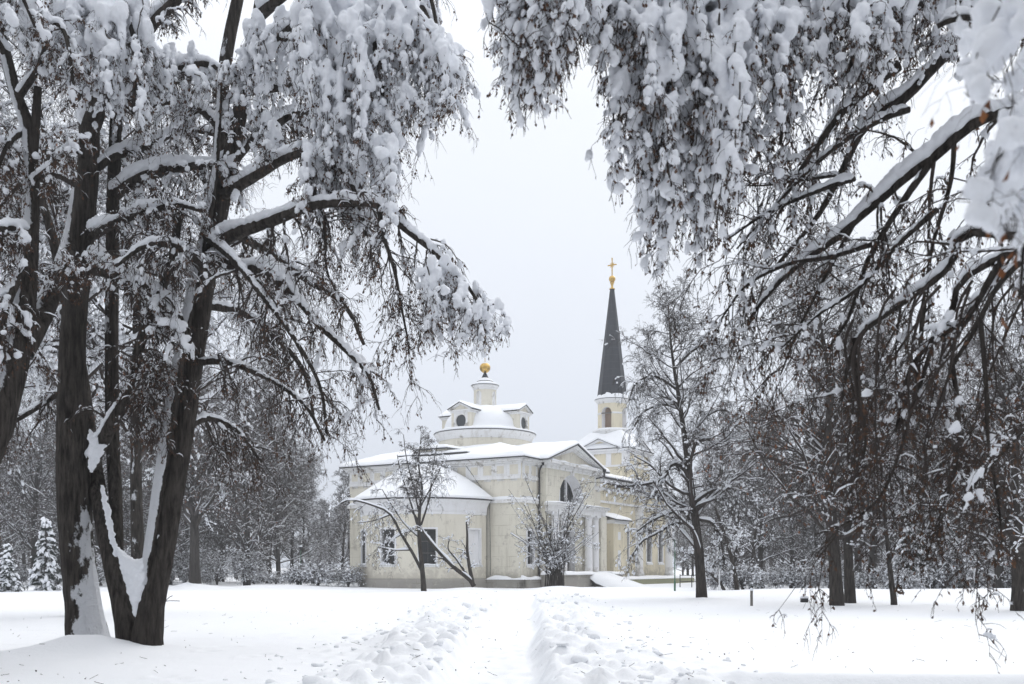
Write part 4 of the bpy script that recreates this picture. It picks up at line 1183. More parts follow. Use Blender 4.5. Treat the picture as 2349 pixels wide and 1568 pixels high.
# thin leaning trees behind the lamp
for (uv, top, r_, sd, lab, H) in (((1692, 1362), [(1692, 1364, 0), (1678, 1290, 0), (1650, 1200, 0), (1622, 1120, 0), (1610, 1050, 0)], .13, 51, "thin dark tree leaning left behind the globe lamp", 8),
                               ((1662, 1358), [(1664, 1360, 0), (1640, 1330, 0), (1600, 1290, 0), (1560, 1265, 0)], .11, 52, "low bent tree leaning far over beside the globe lamp", 3.5),
                               ((2045, 1388), [(2052, 1390, 0), (2040, 1290, 0), (2030, 1170, 0), (2035, 1040, 0)], .12, 53, "slim dark tree between the rusty limes and the firs", 9),
                               ((1740, 1352), [(1722, 1354, 0), (1728, 1270, 0), (1735, 1180, 0), (1722, 1090, 0)], .15, 54, "snow covered spreading tree right of the globe lamp", 8)):
    b = on_ground(at(*uv)); tr = rel(b, top)
    lime_tree("slender_tree", lab, b, sd, H, tr, r_, .45, 16, 8, 8, 2, .2, 0, 1.3 if sd == 54 else .9, .4, .008, blob=1200)

# cherry trees and the shrub in front of the church
b = on_ground(at(972, 1356))
tr = rel(b, [(973, 1358, 0), (968, 1300, 0), (962, 1240, 0), (962, 1180, 0), (968, 1120, .1), (960, 1060, 0), (970, 985, 0)])
ct = lime_tree("cherry_tree", "small dark cherry tree standing before the round apse", b, 61, 10.2, tr, .17, .30, 22, 9, 8, 3, .45, 0, .45, .4, .007, blob=300)
rng = np.random.default_rng(62)
def limbs_part(name, base, polys, r0s, rng, root, n2=10, n3=8, snow_h=.14, droop=.9, blob=600, leafless=True, n4=3, L2=(.8, 2.2)):
    Ps = np.stack([resample(rel(base, q), 14) for q in polys]); s = np.linspace(0, 1, 14)
    Rs = np.stack([r_*(1-.65*s) for r_ in r0s])
    mb = MB(); tubes(mb, Ps, Rs, 10, 0, .1, rng)
    P2, R2 = grow(rng, Ps, Rs, n2, (.25, 1), L2, False, (30, 80), droop, .1, 7, .4, .012, .05, .2, .3)
    P3, R3 = grow(rng, P2, R2, n3, (.1, 1), (.25, .6), True, (25, 70), droop, 0, 5, .6, .008, 9, .22, .3)
    P4, R4 = grow(rng, P3, R3, n4, (.1, 1), (.3, .8), True, (25, 70), droop, 0, 3, .6, .007, 9, .22, .3, tip=.5)
    tubes(mb, P2, R2, 4); tubes(mb, P3, R3, 3); tubes(mb, P4, R4, 3)
    mb.build(name, M["bark"], root)
    sb = MB(); snow_on(sb, Ps, Rs, Rs*0+snow_h, rng, 8, 0, .22, 1.2, .95)
    snow_on(sb, P2, R2, R2*0+.05, rng, 5, 0, .36)
    C, tn, _ = points_on(rng, P3, R3, blob, 0); k = rng.uniform(.02, .06, len(C))
    blobs(sb, C, np.stack([k, k, k*1.8], -1), rng, 0, 0, .25, tn)
    sb.build("snow_load", M["snow_branch"], root)
limbs_part("limb", b, [[(968, 1310, 0), (948, 1270, -.2), (922, 1225, -.5), (898, 1180, -.8), (862, 1162, -1.0), (815, 1150, -1.2), (785, 1160, -1.3)], [(940, 1262, -.2), (905, 1262, -.4), (870, 1255, -.6)], [(900, 1182, -.8), (860, 1195, -.5), (820, 1200, -.3)], [(966, 1205, 0), (985, 1140, .2), (990, 1085, .3), (1002, 1020, .3)], [(963, 1225, 0), (940, 1150, .4), (918, 1085, .6), (908, 1040, .7)], [(964, 1190, 0), (950, 1120, -.4), (934, 1050, -.6), (928, 1000, -.6)], [(966, 1160, 0), (1000, 1100, -.4), (1018, 1060, -.5)], [(964, 1235, 0), (925, 1200, .6), (890, 1150, .9), (872, 1120, 1.0)]], [.11, .05, .05, .07, .07, .06, .05, .06], rng, ct, 13, 9, .14, .8, 700)
b2 = on_ground(P(1083, 1346, 66.5))
bt = thing("broken_tree", "snapped snow topped tree leaning left with a jagged upright stub", "tree", tuple(b2))
limbs_part("trunk", b2, [[(1088, 1350, 0), (1075, 1332, 0), (1040, 1305, -.2), (1000, 1262, -.4), (968, 1220, -.5), (955, 1190, -.5), (935, 1165, -.4)],
                         [(1086, 1350, 0), (1078, 1310, 0), (1072, 1270, 0), (1072, 1235, 0), (1070, 1198, 0)], [(1070, 1322, 0), (1045, 1285, .1), (1028, 1265, .2), (1030, 1240, .2)],
                         [(968, 1222, -.5), (940, 1225, -.6), (910, 1240, -.7), (895, 1255, -.8)]], [.17, .15, .08, .05], rng, bt, 9, 6, .20, .2, 300, n4=2, L2=(.5, 1.7))
b3 = on_ground(at(1270, 1352))
sh = thing("shrub", "many stemmed bare shrub with snowy tips in front of the porch", "shrub", tuple(b3))
polys, rs = [], []
for i in range(40):
    top = (rng.uniform(1165, 1375), rng.uniform(1095, 1250)); x0 = 1270+rng.uniform(-22, 22); dy = rng.uniform(-1.6, 1.6)
    mid = (x0*.45+top[0]*.55+rng.uniform(-8, 8)-.12*(top[0]-1270), 1352*.45+top[1]*.55-14)
    polys.append([(x0, 1356, dy*.15), (x0*.8+mid[0]*.2, 1300, dy*.3), (mid[0], mid[1], dy*.6), (top[0], top[1], dy)]); rs.append(rng.uniform(.025, .05))
limbs_part("stem", b3, polys, rs, rng, sh, 9, 6, .05, .1, 1300, n4=3, L2=(.5, 1.5))

bl = np.array(t_spire.location); rng = np.random.default_rng(66)
limbs_part("limb", bl, [[(1580, 1098, 0), (1574, 1086, 0), (1558, 1072, -.2), (1535, 1072, -.4), (1525, 1094, -.6), (1505, 1111, -.8), (1470, 1119, -1), (1408, 1126, -1.2)],
                        [(1592, 1175, 0), (1563, 1178, -.3), (1540, 1180, -.6), (1489, 1200, -.9), (1455, 1225, -1.1)], [(1596, 1210, 0), (1554, 1203, .4), (1513, 1226, .7), (1478, 1246, 1.0), (1450, 1290, 1.2)],
                        [(1592, 1158, 0), (1628, 1132, -.4), (1668, 1127, -.7), (1705, 1140, -.9)], [(1584, 1060, 0), (1600, 1018, .3), (1626, 1008, .5), (1652, 1020, .6), (1690, 1000, .7)],
                        [(1600, 1195, 0), (1639, 1204, .5), (1662, 1247, .8), (1672, 1300, .9)], [(1560, 935, 0), (1520, 930, .4), (1480, 945, .6), (1455, 985, .7)], [(1548, 850, 0), (1590, 810, -.4), (1640, 800, -.6), (1672, 830, -.6)],
                        [(1556, 900, 0), (1500, 870, -.4), (1455, 890, -.7), (1438, 930, -.8)], [(1572, 1020, 0), (1620, 960, .3), (1665, 940, .5), (1690, 960, .6)]],
           [.11, .08, .08, .09, .09, .08, .07, .07, .06, .07], rng, t_spire, 18, 9, .13, 1.2, 1200, n4=3, L2=(.7, 2.2))

# ---- fir trees heavy with snow
def fir(name, label, base, seed, H, group=None):
    rng = np.random.default_rng(seed); root = thing(name, label, "fir tree", tuple(base), 0, group)
    T = resample([(0, 0, -.5), (rng.normal(0, .1), 0, H*.5), (0, 0, H)], 16)[None]; TR = np.linspace(.16, .02, 16)[None]
    mb = MB(); tubes(mb, T, TR, 8); mb.build("trunk", M["bark_far"], root)
    P1, R1 = grow(rng, T, TR, 90, (.10, .98), (H*.26, H*.34), False, (70, 100), .75, .1, 7, .25, .012, .04, .1, .86)
    P2, R2 = grow(rng, P1, R1, 12, (.15, 1), (.25, .45), True, (35, 65), .9, 0, 4, .6, .010, 9, .12, .4)
    P3, R3 = grow(rng, P2, R2, 7, (.05, 1), (.10, .22), False, (35, 70), .8, 0, 3, .6, .016, .03, .15, .2, tip=.4)
    mb = MB(); tubes(mb, P1, R1, 4); tubes(mb, P2, R2, 3); tubes(mb, P3, R3, 3); mb.build("crown", M["needle"], root)
    sb = MB(); snow_on(sb, P1, R1+.05, R1*0+.09, rng, 6, 0, .38)
    Q, QR = pick(rng, P2, R2, .30); snow_on(sb, Q, QR+.04, QR*0+.07, rng, 5, 0, .36)
    C, tn, _ = points_on(rng, P2, R2, 260, .3); k = rng.uniform(.05, .13, len(C)); blobs(sb, C+np.array((0, 0, .07)), np.stack([k, k*.8, k*1.5], -1), rng, 1, 0, .25, tn)
    sb.build("snow_load", M["snow_far"], root)
    return root
def farpt(u, d): return on_ground(((u-1174.5)/FV*d, d, 0))
f1 = fir("fir_tree", "small snow laden fir between the left trunks and the leaning one", farpt(105, 66), 71, 4.9)
f2 = copy_tree(f1); f2.location = tuple(farpt(18, 62)); f2.rotation_euler.z = 2; f2.scale = (.8, .8, .62); f2["label"] = "low snow bowed fir at the left edge of the field"
f3 = copy_tree(f1); f3.location = tuple(farpt(2085, 62)); f3.rotation_euler.z = 4; f3.scale = (1.3, 1.3, 1.15); f3["label"] = "dark fir with light snow right of the rusty limes"
f4 = copy_tree(f1); f4.location = tuple(farpt(2170, 68)); f4.rotation_euler.z = 1; f4.scale = (1.2, 1.2, 1.3); f4["label"] = "dark fir second to the right of the rusty limes"

# limes just behind the near trunks, their feet hidden by them
for (u, d, H, sd, lab) in ((168, 31, 19, 97, "lime whose crown fills the gaps behind the straight near trunk"), (322, 33, 17, 98, "lime whose crown shows between the forked stems"), (-230, 27, 18, 99, "lime beyond the left edge whose boughs reach into view")):
    bb_ = farpt(u, d)
    lime_tree("lime_tree", lab, bb_, sd, H, None, .24, .5, 46, 10, 9, 3, .30, 700, 2.4, .8, .006, None, False, (45, 90), blob=6000, bark=M["bark_speck"] if sd != 99 else None)

# ---- the wood on both sides: a few kinds, each tree a copy
PROTO = []
for i, (H, r_, sp, n1, dr, sn) in enumerate(((22, .33, .34, 54, .7, .8), (19, .28, .36, 52, .5, 1.0), (24, .36, .32, 56, .8, .7), (16, .2, .36, 46, .3, 1.1))):
    PROTO.append((lime_tree("wood_tree", "bare tree in the wood", (0, 0, 0), 80+i, H, None, r_, sp, n1, 10, 9, 2, .10, 500 if i < 2 else 0, sn*1.2, dr, .012, None, True, blob=2600), H))
rng = np.random.default_rng(90)
used = set()
def plant(u, d, kind, scale, label, group):
    o, H = PROTO[kind]
    if kind in used: o = copy_tree(o)
    used.add(kind)
    o.location = tuple(farpt(u, d)); o.rotation_euler.z = rng.uniform(0, 6.3); o.scale = (scale*rng.uniform(.9, 1.1),)*2+(scale,)
    o["label"] = label; o["group"] = group; o.name = "wood_tree"
# the large one with the mound of snow round its foot
bigb = lime_tree("lime_tree", "thick old trunk with a snow mound at its foot beyond the twin trunks", farpt(447, 70), 95, 15, rel(farpt(447, 70), [(447, 1345, 0), (446, 1280, 0), (445, 1220, 0), (438, 1150, 0), (440, 1050, 0), (430, 900, 0)]), .37, .50, 50, 10, 10, 3, .22, 2500, 1.0, .8, .011, None, True, blob=2500)
limbs_part("limb", np.array(bigb.location), [[(448, 1235, 0), (462, 1205, -.2), (488, 1172, -.4), (505, 1145, -.5), (512, 1110, -.5)], [(446, 1180, 0), (480, 1130, .3), (530, 1105, .5), (580, 1120, .6)], [(440, 1150, 0), (400, 1110, -.3), (360, 1100, -.5), (330, 1130, -.5)]], [.15, .10, .10], np.random.default_rng(96), bigb, 12, 8, .14, .9, 900, n4=3, L2=(.7, 2.0))
LW = "bare snow flecked tree in the wood left of the church"
for k, u in enumerate(np.linspace(-90, 600, 20)):
    plant(u+rng.uniform(-18, 18), rng.uniform(80, 112), int(rng.integers(0, 4)), rng.uniform(.75, 1.05), LW, "trees of the left wood")
for (u, d, k, s) in ((640, 95, 3, 1.1), (600, 100, 0, .88), (575, 96, 2, .85), (668, 104, 1, .78), (690, 110, 3, .85), (712, 118, 3, .7), (735, 120, 3, .6), (785, 100, 1, .6), (806, 105, 3, .72), (760, 112, 3, .55)):
    plant(u, d, k, s, "low grey tree of the far wood near the church's left end", "low trees left of the church")
RW = "bare snow flecked tree in the wood right of the church"
for (u, d, k, s) in ((1566, 118, 3, .6), (1590, 112, 1, .55), (1612, 116, 3, .62), (1634, 108, 3, .6), (1578, 125, 0, .5), (1625, 124, 1, .6)):
    plant(u, d, k, s, "small grey tree of the wood beyond the church's right end", "small trees beyond the church's right end")
for k, u in enumerate(np.linspace(1660, 2460, 26)):
    plant(u+rng.uniform(-14, 14), rng.uniform(62, 105), int(rng.integers(0, 4)), rng.uniform(.72, 1.0)*(1.0 if u > 1760 else .62), RW, "trees of the right wood")
# snow covered bushes along the foot of the wood
def bush(name, label, base, seed, H, Wd, group):
    rng = np.random.default_rng(seed); root = thing(name, label, "bush", tuple(base), 0, group)
    n = 26; a = rng.random(n)*6.3; L = np.linspace(0, 1, 7)
    top = np.stack([np.cos(a)*Wd*rng.uniform(.3, 1, n), np.sin(a)*Wd*rng.uniform(.3, 1, n), H*rng.uniform(.5, 1.05, n)], -1)
    Ps = top[:, None]*np.stack([L**1.3, L**1.3, np.sin(L*1.5)], -1)[None]; Ps[:, 0, 2] -= .4; Rs = np.repeat((.03*(1-.7*L))[None], n, 0)
    P2, R2 = grow(rng, Ps, Rs, 9, (.2, 1), (.35, .7), True, (25, 75), .4, .1, 6, .6, .012, 9, .2, .3)
    P3, R3 = grow(rng, P2, R2, 11, (.1, 1), (.3, .7), True, (25, 75), .4, 0, 4, .6, .010, 9, .2, .3)
    mb = MB(); tubes(mb, Ps, Rs, 5); tubes(mb, P2, R2, 4); tubes(mb, P3, R3, 3); mb.build("stem", M["twig_far"], root)
    sb = MB(); snow_on(sb, Ps, Rs, Rs*0+.10, rng, 6, 0, .3); snow_on(sb, P2, R2, R2*0+.06, rng, 5, 0, .36)
    C, tn, _ = points_on(rng, P3, R3, 700, 0); k = rng.uniform(.03, .075, len(C)); blobs(sb, C, np.stack([k, k, k*1.7], -1), rng, 0, 0, .25, tn)
    sb.build("snow_load", M["snow_far"], root)
    return root
B0 = [bush("bush", "snow covered bush", (0, 0, 0), 120+i, h, w, "x") for i, (h, w) in enumerate(((2.4, 2.0), (3.4, 2.6), (1.6, 1.8)))]
ub = [False]*3
for (us, d0, d1, lab, grp) in ((np.linspace(-60, 800, 22), 74, 90, "low snow covered bush at the foot of the left wood", "bushes along the left wood"), (np.linspace(1655, 2420, 20), 56, 70, "low snow covered bush at the foot of the right wood", "bushes along the right wood")):
    for u in us:
        k = int(rng.integers(0, 3)); o = B0[k]
        if ub[k]: o = copy_tree(o)
        ub[k] = True
        o.location = tuple(farpt(u+rng.uniform(-15, 15), rng.uniform(d0, d1))); s = rng.uniform(.5, .95); o.scale = (s, s, s*.9); o.rotation_euler.z = rng.uniform(0, 6.3)
        o["label"] = lab; o["group"] = grp; o.name = "bush"

# the deep wood behind, one mass
def deep_wood():
    rng = np.random.default_rng(130); mb = MB(); sb = MB()
    n = 300
    u = np.concatenate([rng.uniform(-160, 640, n//2), rng.uniform(1640, 2520, n//2)]); d = rng.uniform(118, 180, n)
    keep = ~((u > 560) & (u < 640) & (rng.random(n) < .5)); u, d = u[keep], d[keep]; n = len(u)
    x = (u-1174.5)/FV*d
    H = rng.uniform(13, 22, n)*np.where(u > 1174, .85, 1.0); z = np.linspace(0, 1, 8)
    T = np.stack([x[:, None]+rng.normal(0, .25, (n, 8)), d[:, None]+rng.normal(0, .2, (n, 8)), H[:, None]*z[None]-.5], -1)
    TR = rng.uniform(.12, .25, n)[:, None]*(1-.85*z[None])
    P1, R1 = grow(rng, T, TR, 26, (.08, 1), (2.2, 4.6), False, (30, 75), .3, .5, 6, .4, .025, .08, .18, .6)
    P2, R2 = grow(rng, P1, R1, 9, (.15, 1), (.3, .6), True, (25, 75), .5, .1, 4, .5, .018, 9, .22, .3)
    tubes(mb, T, TR, 6); tubes(mb, P1, R1, 3); tubes(mb, P2, R2, 3)
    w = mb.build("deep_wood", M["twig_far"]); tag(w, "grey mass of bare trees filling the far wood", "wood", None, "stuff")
    Q, QR = pick(rng, P1, R1, .6); snow_on(sb, Q, QR, QR*0+.10, rng, 4, 0, .32)
    sb.build("snow_load", M["snow_far"], w)
deep_wood()
# ------------------------------------------------------------------ the near limes: twin trunks on the left, overhanging boughs on the right
def limb(pts, r0, r1, K=26):
    """pts (u, v, distance); r0, r1 half thickness as seen, in picture units at that distance"""
    d = [p[2] for p in pts]
    C = resample(np.array([P(*p) for p in pts]), K)
    s = np.linspace(0, 1, K)
    return C, (r0*(1-s)+r1*s)*np.interp(s, np.linspace(0, 1, len(d)), d)/FV
def stem(pts, K=44):
    """pts (u, v, distance, half thickness)"""
    Q = resample(np.array([list(P(*p[:3]))+[p[3]*p[2]/FV] for p in pts]), K)
    return Q[:, :3], np.maximum(Q[:, 3], .004)
CLOUD = bpy.data.textures.new("crumbly snow", 'CLOUDS'); CLOUD.noise_scale = .10; CLOUD.noise_depth = 4
def fused(mb, name, m, parent, voxel, it=3, crumble=.085):
    """neighbouring lumps of snow melt into one another"""
    o = mb.build(name, m, parent, True)
    r_ = o.modifiers.new("melt", 'REMESH'); r_.mode = 'VOXEL'; r_.voxel_size = voxel; r_.use_smooth_shade = True
    s_ = o.modifiers.new("soften", 'SMOOTH'); s_.factor = .5; s_.iterations = it
    d_ = o.modifiers.new("crumble", 'DISPLACE'); d_.texture = CLOUD; d_.strength = crumble; d_.mid_level = .5; d_.texture_coords = 'LOCAL'
    return o

def near_crown(root, limbs, rng, heavy, n2=15, n3=8, n4=4, L2=(.5, 1.5), leaves=9000, cascades=(), voxel=.03, leaf=(.03, .07), droop=1.0, bark="bark", s1=2.0, twig2=.006, lmat="dead_leaf", limb_name="limb", n2blob=2500, pmax=.055, L3=(.28, .7), nc=15, snow2=(.95, .65), thin=1.0):
    P1 = np.stack([resample(a, 36) for a, b in limbs]); R1 = np.stack([np.interp(np.linspace(0, 1, 36), np.linspace(0, 1, len(b)), b) for a, b in limbs])
    for i in range(len(limbs)):
        mb = MB(); tubes(mb, P1[i:i+1], R1[i:i+1], 10, 0, .12, rng)
        mb.build(limb_name, M[bark], root, True)
    P2, R2 = grow(rng, P1, R1, n2, (.18, 1), L2, False, (25, 85), droop, .15, 8, .42, .007*thin, .03*thin, .20, .25, bias=(0, 0, -.5))
    P3, R3 = grow(rng, P2, R2, n3, (.1, 1), L3, True, (20, 65), droop*1.1, 0, 6, .6, .0045*thin, .012*thin, .22, .3, bias=(0, 0, -.4))
    P4, R4 = grow(rng, P3, R3, n4, (.1, 1), (.25, .7), True, (20, 65), droop*.8, 0, 4, .65, .003*thin, .006*thin, .22, .3, tip=.5)
    tw = MB(); tubes(tw, P2, R2, 5); tubes(tw, P3, R3, 4); tubes(tw, P4, R4, 3)
    lf = MB()
    C = np.concatenate([points_on(rng, P4, R4, leaves//2, .1)[0], points_on(rng, P3, R3, leaves//2, .2)[0]]); dead_leaves(lf, C, rng, leaf)
    sn = MB()
    snow_on(sn, P1, R1, np.clip(R1*s1, .020, .20)*np.asarray(heavy)[:, None], rng, 10, 0, .02, 1.3, 1.02)
    Q, QR = pick(rng, P2, R2, snow2[0])
    snow_on(sn, Q, QR, np.clip(QR*2.6, .022, .05), rng, 7, 0, .18, 3.0, .99)
    Q, QR = pick(rng, P3, R3, snow2[1])
    snow_on(sn, Q, QR, QR*0+.028, rng, 6, 0, .22, 4.0, 1.02)
    Q, QR = pick(rng, P4, R4, snow2[1]*.5)
    fs = MB(); snow_on(fs, Q, QR, QR*0+.020, rng, 5, 0, .24, 5.0, 1.05)
    # clumps held by the drooping twigs, most of them high in the crown
    i = np.repeat(np.arange(len(limbs)), 1); wgt = np.asarray(heavy, float); own = np.repeat(np.arange(len(limbs)), n2)
    p = np.minimum(wgt[own], 1.6)**3.0*np.where(wgt[own] == 1.25, .3, 1); p /= p.sum()
    j = rng.choice(len(P2), n2blob, p=p); f = rng.uniform(.05, .95, n2blob)*7; k = np.clip(f.astype(int), 0, 6); a = (f-k)[:, None]
    C = P2[j, k]*(1-a)+P2[j, k+1]*a; ax = nz(P2[j, k+1]-P2[j, k])
    sz = rng.uniform(.012, pmax, n2blob)*np.clip(wgt[own][j], .5, 1.5)*rng.random(n2blob)**.5
    blobs(sn, C+np.stack([sz*0, sz*0, sz*.4], -1), np.stack([sz, sz, sz*rng.uniform(1.0, 1.9, n2blob)], -1), rng, 1, 0, .22, ax)
    # cascades: sheaves of twigs bent straight down under pillows of snow
    for (u0, u1, top, bot, d, n, size, leafn) in cascades:
        S = np.linspace(0, 1, 10)
        u = rng.uniform(u0, u1, n); dd = d+rng.uniform(-.7, .7, n)
        uu = (u-u0)/(u1-u0); vt = np.interp(uu, np.linspace(0, 1, len(top)), top)+rng.uniform(-25, 40, n); vb = np.interp(uu, np.linspace(0, 1, len(bot)), bot)-(np.interp(uu, np.linspace(0, 1, len(bot)), bot)-vt)*rng.random(n)**1.6*.75
        A = np.stack([P(a_, b_, c_) for a_, b_, c_ in zip(u, vt, dd)]); B = np.stack([P(a_, b_, c_) for a_, b_, c_ in zip(u+rng.normal(0, 6, n), vb, dd+rng.normal(0, .25, n))])
        Ps = A[:, None]*(1-S[None, :, None])+B[:, None]*S[None, :, None]
        bow = rng.normal(0, .10, (n, 1, 3)); bow[..., 2] = 0
        Ps = Ps+bow*np.sin(S*math.pi)[None, :, None]+rng.normal(0, .018, Ps.shape)
        Rs = np.repeat((.011*thin*(1-.6*S))[None], n, 0)
        tubes(tw, Ps, Rs, 5)
        Pc, Rc = grow(rng, Ps, Rs, nc, (.08, 1), (.14, .42), False, (20, 65), 1.0, 0, 5, .55, .0035*thin, .007*thin, .25, .2)
        Pd, Rd = grow(rng, Pc, Rc, 3, (.2, 1), (.3, .8), True, (20, 60), .8, 0, 3, .7, .003*thin, .005*thin, .2, .2, tip=.6)
        tubes(tw, Pc, Rc, 3); tubes(tw, Pd, Rd, 3)
        C, _, _ = points_on(rng, np.concatenate([Pc[:, :3], Pd]) if Pc.shape[1] == 3 else Pd, Rd, leafn, .1); dead_leaves(lf, C, rng, leaf)
        if thin == 1.0:
            C, tn_, _ = points_on(rng, Pc, Rc, n*17, .0); k_ = rng.uniform(.012, .042, len(C)); blobs(fs, C, np.stack([k_, k_, k_*1.5], -1), rng, 1, 0, .3, tn_)
        lenm = np.linalg.norm(A-B, axis=1)
        m = (lenm/size*1.7).astype(int)+2
        i = np.repeat(np.arange(n), m); s = rng.random(len(i))**1.1*.96
        f = s*9; k = np.clip(f.astype(int), 0, 8); a = (f-k)[:, None]
        C = Ps[i, k]*(1-a)+Ps[i, k+1]*a; ax = nz(B-A)[i]+rng.normal(0, .22, (len(i), 3))
        z = size*(1.05-.70*s)*rng.uniform(.36, .92, len(i))
        C = C+rng.normal(0, 1, C.shape)*(z*.35)[:, None]
        blobs(sn, C, np.stack([z*.62, z*.62, z*rng.uniform(.75, 1.35, len(i))], -1), rng, 2, 0, .22, ax)
    tw.build("crown", M["twig"], root, True)
    tag(lf.build("dead_leaf_cover", M[lmat], root, True), kind="stuff")
    fs.build("twig_snow", M["snow_branch"], root, True)
    fused(sn, "snow_load", M["snow_branch"], root, voxel)

# ---- left: single trunk and the twin (five stemmed) trunk beside it, and the leaning one at the frame's edge
rng = np.random.default_rng(201)
b = on_ground(P(203, 1490, 18.6))
t1 = thing("lime_tree", "straight dark lime trunk with snow plastered down its right side", "tree", tuple(b))
C, R = stem([(206,1520,18.6,60),(203,1480,18.6,52),(192,1400,18.6,41),(176,1250,18.6,37),(167,1080,18.6,37),(165,900,18.6,32),(168,760,18.6,28),(184,580,18.6,27),(196,450,18.6,25),(204,330,18.7,23),(202,200,18.8,18),(195,50,18.9,14),(190,-150,19,9)], 70)
mb = MB(); tubes(mb, C[None], R[None], 28, 0, .06, rng); mb.build("trunk", M["bark_right"], t1, True)
near_crown(t1, [limb([(208,1068,18.6),(253,977,18.2),(310,880,17.9),(310,844,17.8),(324,780,17.7),(340,731,17.6),(385,627,17.6),(398,579,17.6),(410,500,17.6)], 16, 8),
                limb([(312,872,17.9),(340,858,17.6),(365,835,17.4)], 8, 4), limb([(316,872,17.9),(335,920,17.6),(348,965,17.5)], 6, 2),
                limb([(200,330,18.6),(250,200,18.4),(311,107,18.2),(357,49,18),(405,0,17.9),(470,-70,17.8)], 17, 10),
                limb([(300,240,18.7),(343,185,18.4),(405,162,18.1),(470,146,17.9),(540,175,17.7)], 11, 5),
                limb([(208,617,18.6),(270,630,18),(341,657,17.6),(400,700,17.3),(430,770,17.1)], 13, 4),
                limb([(205,545,18.6),(270,510,18.1),(324,491,17.7),(400,470,17.3),(470,485,17.1)], 11, 4),
                limb([(195,300,18.6),(235,170,17.7),(262,70,17.2),(290,40,16.8),(312,120,16.6),(305,260,16.5)], 12, 4),
                limb([(195,250,18.6),(165,120,17.9),(140,40,17.3),(105,60,17),(90,160,16.9)], 11, 4),
                limb([(165,880,18.8),(130,906,19.4),(70,945,19.6),(0,990,19.8),(-60,1060,19.8)], 8, 3),
                limb([(175,700,18.7),(120,720,19.5),(60,700,20),(0,720,20.4)], 9, 3),
                limb([(190,430,18.7),(120,400,19.2),(50,420,19.6),(-20,500,19.8)], 9, 3),
                limb([(200,400,18.6),(260,360,18.9),(330,340,19.2),(420,300,19.4),(500,310,19.4)], 11, 4)],
           rng, [.9, .8, .8, 1.2, 1.6, 1.4, 1.2, 1.7, 1.5, .9, .9, 1.1, 1.3], 24, 9, 4, (.4, 1.2), 9000,
           [(150, 325, (-20, -30, 10), (240, 290, 300, 270), 16.6, 34, .23, 900), (60, 170, (-30, -20), (160, 230), 17, 16, .18, 400), (330, 480, (120, 140), (230, 260, 240), 17.8, 16, .15, 400)], .028)

b = on_ground(P(320, 1495, 18.2))
t2 = thing("lime_tree", "forked lime with snow filling the crotch between its leaning stems", "tree", tuple(b))
for pts, m, K in (([(300,1530,18.2,34),(298,1480,18.2,29),(280,1390,18.2,23),(256,1290,18.3,20),(236,1190,18.5,19),(219,1090,18.9,19),(200,980,19.4,19),(182,850,19.8,18),(155,700,20.1,15),(125,560,20.4,11),(85,420,20.6,7)], "bark", 50),
                  ([(274,1310,18.35,9),(270,1240,18.5,13),(264,1120,18.8,15),(258,1000,19,15),(256,800,19,15),(257,640,19,14.5),(258,500,19,14),(263,350,19,14),(268,200,19,11),(275,50,19,8),(280,-80,19,5)], "bark_speck", 50),
                  ([(333,1340,18.0,10),(341,1270,17.96,13),(352,1200,17.94,14),(370,1080,17.92,14.5),(395,920,17.9,15),(420,780,17.9,14),(446,640,18,13),(468,540,17.9,11),(488,430,17.8,9),(500,300,17.7,7),(505,150,17.7,5)], "bark_plastered", 50),
                  ([(334,1530,18.1,46),(337,1480,18.1,37),(348,1390,18.1,29),(372,1290,18.1,24),(400,1120,18.1,23),(428,960,18.1,21),(455,775,18.1,19),(480,620,18.1,18),(502,500,18.1,18),(524,390,18.1,18),(550,260,18.1,17),(574,140,18.1,16),(592,40,18.1,14),(610,-90,18.1,10)], "bark", 70),
                  ([(494,560,18.2,12),(500,420,18.6,14),(508,250,18.8,14),(520,125,18.9,14),(545,0,19,13),(565,-90,19,10)], "bark_speck", 36)):
    C, R = stem(pts, K)
    mb = MB(); tubes(mb, C[None], R[None], 26, 0, .06, rng); mb.build("trunk", M[m], t2, True)
